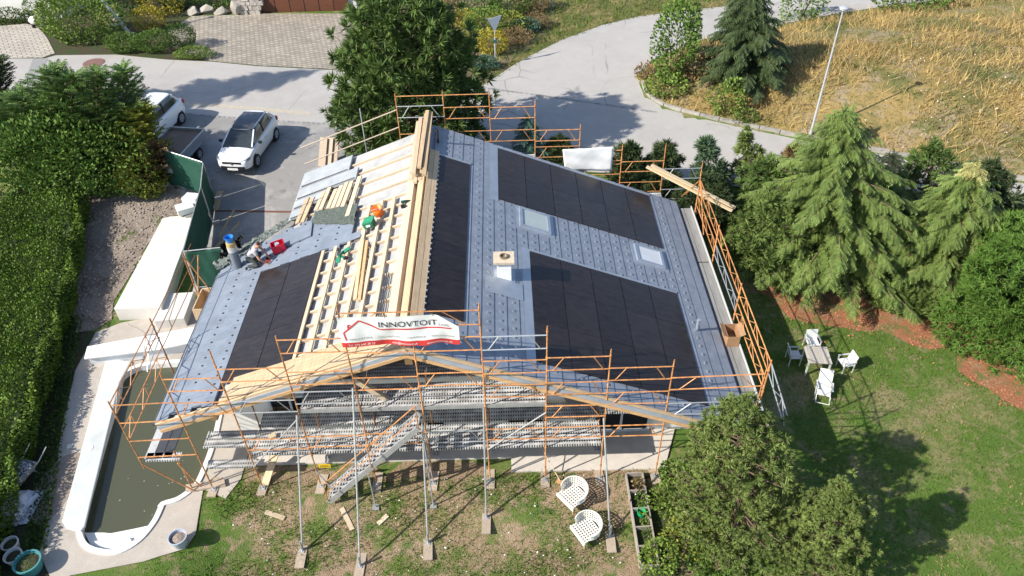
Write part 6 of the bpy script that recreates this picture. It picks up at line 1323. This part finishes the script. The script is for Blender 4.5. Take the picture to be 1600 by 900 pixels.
for i, (bp, r3, lab, mm, n_) in enumerate((((45,312),(2.2,1.3,3.4),'low dark laurel in front of the screen near the hedge',leaf_g,2600),((110,306),(2.3,1.4,3.6),'broad green laurel below the middle of the screen',leaf_g,3600),((178,302),(2.2,1.3,3.3),'laurel bush above the gravel yard',leaf_g,3400),((232,300),(1.0,.9,1.9),'yellow green hazel at the gravel corner',yg_m,1800),((145,270),(2.2,1.3,4.0),'thick laurel between the screen conifers',leaf_g,2600))): shrub(hit(bp), *r3, lab, mm, n_, .17, 90+i, 9, group='laurels below the conifer screen')
b = np.array([-29.8,33.0,T(-29.8,33.0)]); spruce(b, 15.5, 3.3, 'tall dark spruce reaching in at the left edge over the road', fir_d, 95, nb=150, ts=.6)
# -- neighbour garden, upper left and centre
G1 = (((130,62),(2.6,1.6,2.9),leaf_lt,2600,.20,'big laurel bush round the grey lamp post'),((198,80),(1.3,.8,1.0),leaf_g,900,.14,'low rounded bush with red tips left of the clipped one'),((243,80),(1.15,.85,1.25),leaf_g,1300,.11,'neatly rounded low bush beside the box ball'),((290,76),(.85,.8,1.5),leaf_dk,1500,.10,'dark clipped box ball at the driveway corner'),((306,91),(1.2,.55,.7),leaf_lt,1100,.10,'flat yellow green bush at the road edge'),((238,46),(1.1,.9,1.5),leaf_y,700,.14,'small yellow bush next to the stepping stones'),((255,22),(1.4,1.0,1.8),leaf_y,800,.16,'taller yellow bush behind the small one'),((208,20),(1.4,1.0,3.0),leaf_dk,1300,.16,'dark green bush left of the yellow bushes'),((283,14),(1.5,.9,1.7),leaf_dk,900,.16,'dark bush above the boulder row'),((340,10),(1.6,.9,1.6),leaf_g,900,.15,'round green bush above the boulders'),((66,28),(.9,.7,1.6),leaf_g,700,.15,'leafy shrub against the white wall'),((15,36),(1.6,.5,.9),leaf_dk,500,.15,'dark planting strip below the white wall'),((125,6),(1.0,.8,1.2),blue_m,400,.16,'bluish bush at the top edge above the laurel'),((165,2),(1.2,1.0,1.8),leaf_g,500,.16,'green bush at the top edge by the garden lawn'))
G2 = (((702,32),(.9,.8,1.3),brown_m,500,.16,'orange brown bush at the top of the garden path'),((728,40),(1.0,.8,.9),leaf_y,500,.14,'golden flowering bush beside the pine crown'),((752,20),(1.5,1.1,1.7),leaf_g,900,.17,'fresh green bush at the top beside the path'),((760,52),(1.6,1.1,1.4),leaf_lt,1000,.15,'light green mound above the give-way sign'),((800,22),(1.4,1.0,1.5),leaf_g,900,.16,'deep green bush right of the path top'),((792,50),(1.3,.9,1.3),yg_m,700,.15,'rust tipped green bush in the garden middle'),((832,18),(1.2,1.0,1.7),brown_m,700,.15,'brownish bush at the edge of the green bank'),((770,84),(1.0,.7,1.35),leaf_y,800,.13,'bright yellow bush behind the give-way sign'),((818,50),(.95,.7,.9),blue_m,500,.16,'blue green cushion bush in the garden'),((805,68),(1.0,.7,.9),brown_m,600,.12,'dull brown mound bush near the verge'),((838,44),(.8,.6,1.0),brown_m,400,.13,'dry speckled bush next to the green bank'),((757,108),(.8,.55,.8),blue_m,500,.14,'small blue green bush at the garden corner'),((735,76),(1.1,.8,1.1),yg_m,500,.15,'olive bush half hidden by the big pine'))
for i, (bp, r3, mm, n_, ls, lab) in enumerate(G1 + G2): shrub(hit(bp), *r3, lab, mm, int(n_*2.2), ls*.8, 100+i, group='garden shrubs across the road')
# -- meadow tip and far bushes
for i, (bp, r3, mm, n_, ls, lab) in enumerate((((1050,128),(1.15,1.0,4.3),leaf_g,2400,.19,'tall vine covered bush at the meadow tip'),((1078,85),(.5,.5,3.0),leaf_g,500,.18,'narrow leafy sapling behind the vine bush'),((1040,150),(1.3,.8,1.1),leaf_lt,700,.16,'low leafy scrub at the kerb tip'),((1092,120),(1.6,1.0,1.3),brown_m,700,.17,'brown scrub between the vine bush and the fir'),((1134,178),(1.0,.7,1.7),leaf_lt,900,.15,'yellow green shrub near the kerb'),((1250,32),(1.5,1.2,2.8),leaf_g,1100,.19,'green bush beside the upper road'),((1412,18),(2.6,1.4,2.4),leaf_g,1500,.20,'wide green bush at the top of the meadow'),((1165,190),(.7,.5,.6),leaf_g,400,.12,'small green tuft at the kerb'),((1012,122),(.8,.6,.8),brown_m,350,.14,'reddish scrub right at the bend'))): shrub(hit(bp), *r3, lab, mm, n_, ls, 140+i, group='scrub on the meadow')
b = hit((1165,122)); h, lx = ht(b, (1175,-30)); spruce(b, h, 2.3, 'dark fir on the meadow beside the upper road', fir_d, 160, nb=120, lean=(lx,0), ts=.5, name='fir_tree')
b = hit((1312,232)); spruce(b, 1.9, .75, 'young light conifer at the foot of the meadow lamp', spruce_m, 161, nb=36, ts=.36, name='young_conifer')

# -- grass
def blades(name, N, region, ok, hgt, wd, mats_frac, label, lean=.5, sel=None):
    (x0,x1,y0,y1) = region; out = [[] for _ in mats_frac]; r = rng; pts = np.stack([r.uniform(x0,x1,N), r.uniform(y0,y1,N)],1)
    cum = np.cumsum([f for f, _ in mats_frac])
    for p in pts:
        if not ok(p): continue
        nzv = .5+.25*math.sin(p[0]*1.3+math.sin(p[1]*.9)*2)+.25*math.sin(p[1]*1.7+math.sin(p[0]*.7)*2.2); k_ = int(np.searchsorted(cum, min(.999, max(0, nzv*.75+r.uniform(0,1)*.4-.08)))); out[min(k_,len(out)-1)].append((p[0],p[1],T(p[0],p[1])))
    for q, (f, m_) in zip(out, mats_frac):
        if not q: continue
        P_ = np.array(q); n = len(P_); hg = r.uniform(*hgt,n)[:,None]; az = r.uniform(0,6.283,n); sd_ = np.stack([np.cos(az),np.sin(az),0*az],1)*wd*r.uniform(.6,1.4,n)[:,None]; tipd = np.stack([r.normal(0,lean,n),r.normal(0,lean,n),np.ones(n)],1)*hg
        V = np.stack([P_-sd_/2, P_+sd_/2, P_+tipd],1).reshape(-1,3); F = np.arange(3*n).reshape(-1,3); obj(name, npmesh(name, V, F), m_, kind='stuff', label=label, cat='grass')
gg = mat('grass_green',(0.10,0.17,0.028),.8,.25,1.5,island=.3,trans=.2,spec=.2); gl = mat('grass_olive',(0.15,0.185,0.042),.8,.25,1.5,island=.3,trans=.2,spec=.2); gd = mat('grass_dry',(0.30,0.235,0.11),.85,.2,1.5,island=.3,trans=.15,spec=.2); gs = mat('grass_straw',(0.47,0.34,0.135),.85,.2,.8,island=.3,trans=.2,spec=.2)
def lawn_ok(p):
    x, y = p
    if y < 14.6 and x < 5.3 and .5+.3*math.sin(x*1.5+math.sin(y*1.9)*1.7)+.3*math.sin(y*2.3-x*.8) < random.random()*.9: return False
    if -8.9 < x < 7.0 and y > 14.5: return False
    if x < -7.5 and inpoly(p, DECK): return False
    return not (inpoly(p, MULCH1) and random.random() < .85) and not (inpoly(p, MULCH2) and random.random() < .85) and not (x < -10.6)
blades('lawn_grass', 115000, (-10.8,20,9.5,24.5), lawn_ok, (.03,.10), .028, ((.42,gg),(.38,gl),(.20,gd)), 'short patchy lawn grass round the house')
blades('lawn_grass', 26000, (-9,5.5,9.5,15.0), lawn_ok, (.05,.16), .03, ((.7,gg),(.3,gl)), 'rougher green grass tufts in front of the terrace', .8)
mden = lambda p: .5+.3*math.sin(p[0]*.55+math.sin(p[1]*.6)*1.6)+.3*math.sin(p[1]*.8-p[0]*.25+1)
blades('meadow_grass', 60000, (7,38,24,53), lambda p: inpoly(p, MEADOW_P) and mden(p) > random.random()*.7, (.22,.62), .05, ((.52,gs),(.26,gd),(.22,gl)), 'long dry meadow grass on the bank', .7)
blades('meadow_grass', 26000, (7,38,24,53), lambda p: inpoly(p, MEADOW_P), (.06,.22), .06, ((.3,gd),(.4,gl),(.3,gg)), 'short mixed undergrowth of the meadow', .8)
VG = [(-3,40.6)] + px2([(752,138),(832,88),(880,64),(940,42),(1000,28),(1080,18),(1140,12)]) + [(18,53.9),(18,60),(1,60),(2,47)]
blades('verge_grass', 14000, (-3,18,40,58), lambda p: inpoly(p, VG), (.1,.35), .06, ((.45,gg),(.35,gl),(.2,gd)), 'green verge grass above the road mouth')
# daisies, mulch chips, gravel stones
def chips(name, N, region, poly, *a_, **k_):
    return chips_(name, N, region, poly, *a_, **k_)
def chips_(name, N, region, poly, sz, m_, label, cat, dz=.03, flat=.5):
    mb = MB(); 
    for _ in range(N):
        p = (random.uniform(region[0],region[1]), random.uniform(region[2],region[3]))
        if poly and not inpoly(p, poly) and not (cat == 'bark mulch' and random.random() < .35*math.exp(-pdist(p, poly)/.35)): continue
        if cat == 'bark mulch' and .5+.5*math.sin(p[0]*2.1+math.sin(p[1]*1.7)*2) < random.random()*.75: continue
        s_ = random.uniform(*sz); mb.box((p[0],p[1],T(*p)+dz+s_*.2),(s_,s_*random.uniform(.4,1),s_*flat),(random.uniform(-.4,.4),random.uniform(-.4,.4),random.uniform(0,3)))
    obj(name, mb, m_, kind='stuff', label=label, cat=cat)
def bb(poly): xs = [p[0] for p in poly]; ys = [p[1] for p in poly]; return (min(xs),max(xs),min(ys),max(ys))
chips('bark_chips', 5200, tuple(v+d for v, d in zip(bb(MULCH1),(-1,1,-1,1))), MULCH1, (.02,.075), mat('bark_chip',(0.36,0.15,0.075),.9,.3,9,island=.4), 'orange bark chips below the spruces', 'bark mulch', .025, .35)
chips('bark_chips', 3200, tuple(v+d for v, d in zip(bb(MULCH2),(-1,1,-1,1))), MULCH2, (.02,.075), MATS['bark_chip'], 'orange bark chips round the juniper mound', 'bark mulch', .03, .35)
chips('gravel_stones', 2600, bb(GRAVEL), GRAVEL, (.02,.09), mat('gravel_stone',(0.31,0.265,0.22),.9,.25,9,island=.35), 'loose stones and clods in the gravel yard', 'stones', .02, .7)
chips('daisies', 110, (-8.5,4.5,10.8,14.6), None, (.02,.045), mat('daisy_white',(0.85,0.85,0.8),.7,.05), 'tiny white flowers in the front lawn', 'flowers', .09, .4)
chips('meadow_flowers', 150, (17,30,27,38), MEADOW_P, (.03,.06), mat('seed_head_pale',(0.75,0.70,0.58),.8,.1), 'pale seed heads in the dry meadow', 'flowers', .4, .5)
# -- garden lawn patch between shrubs
sheet('garden_lawn', px2([(140,20),(150,10),(185,2),(180,20),(172,40),(160,45)]), drylawn, 0.03)
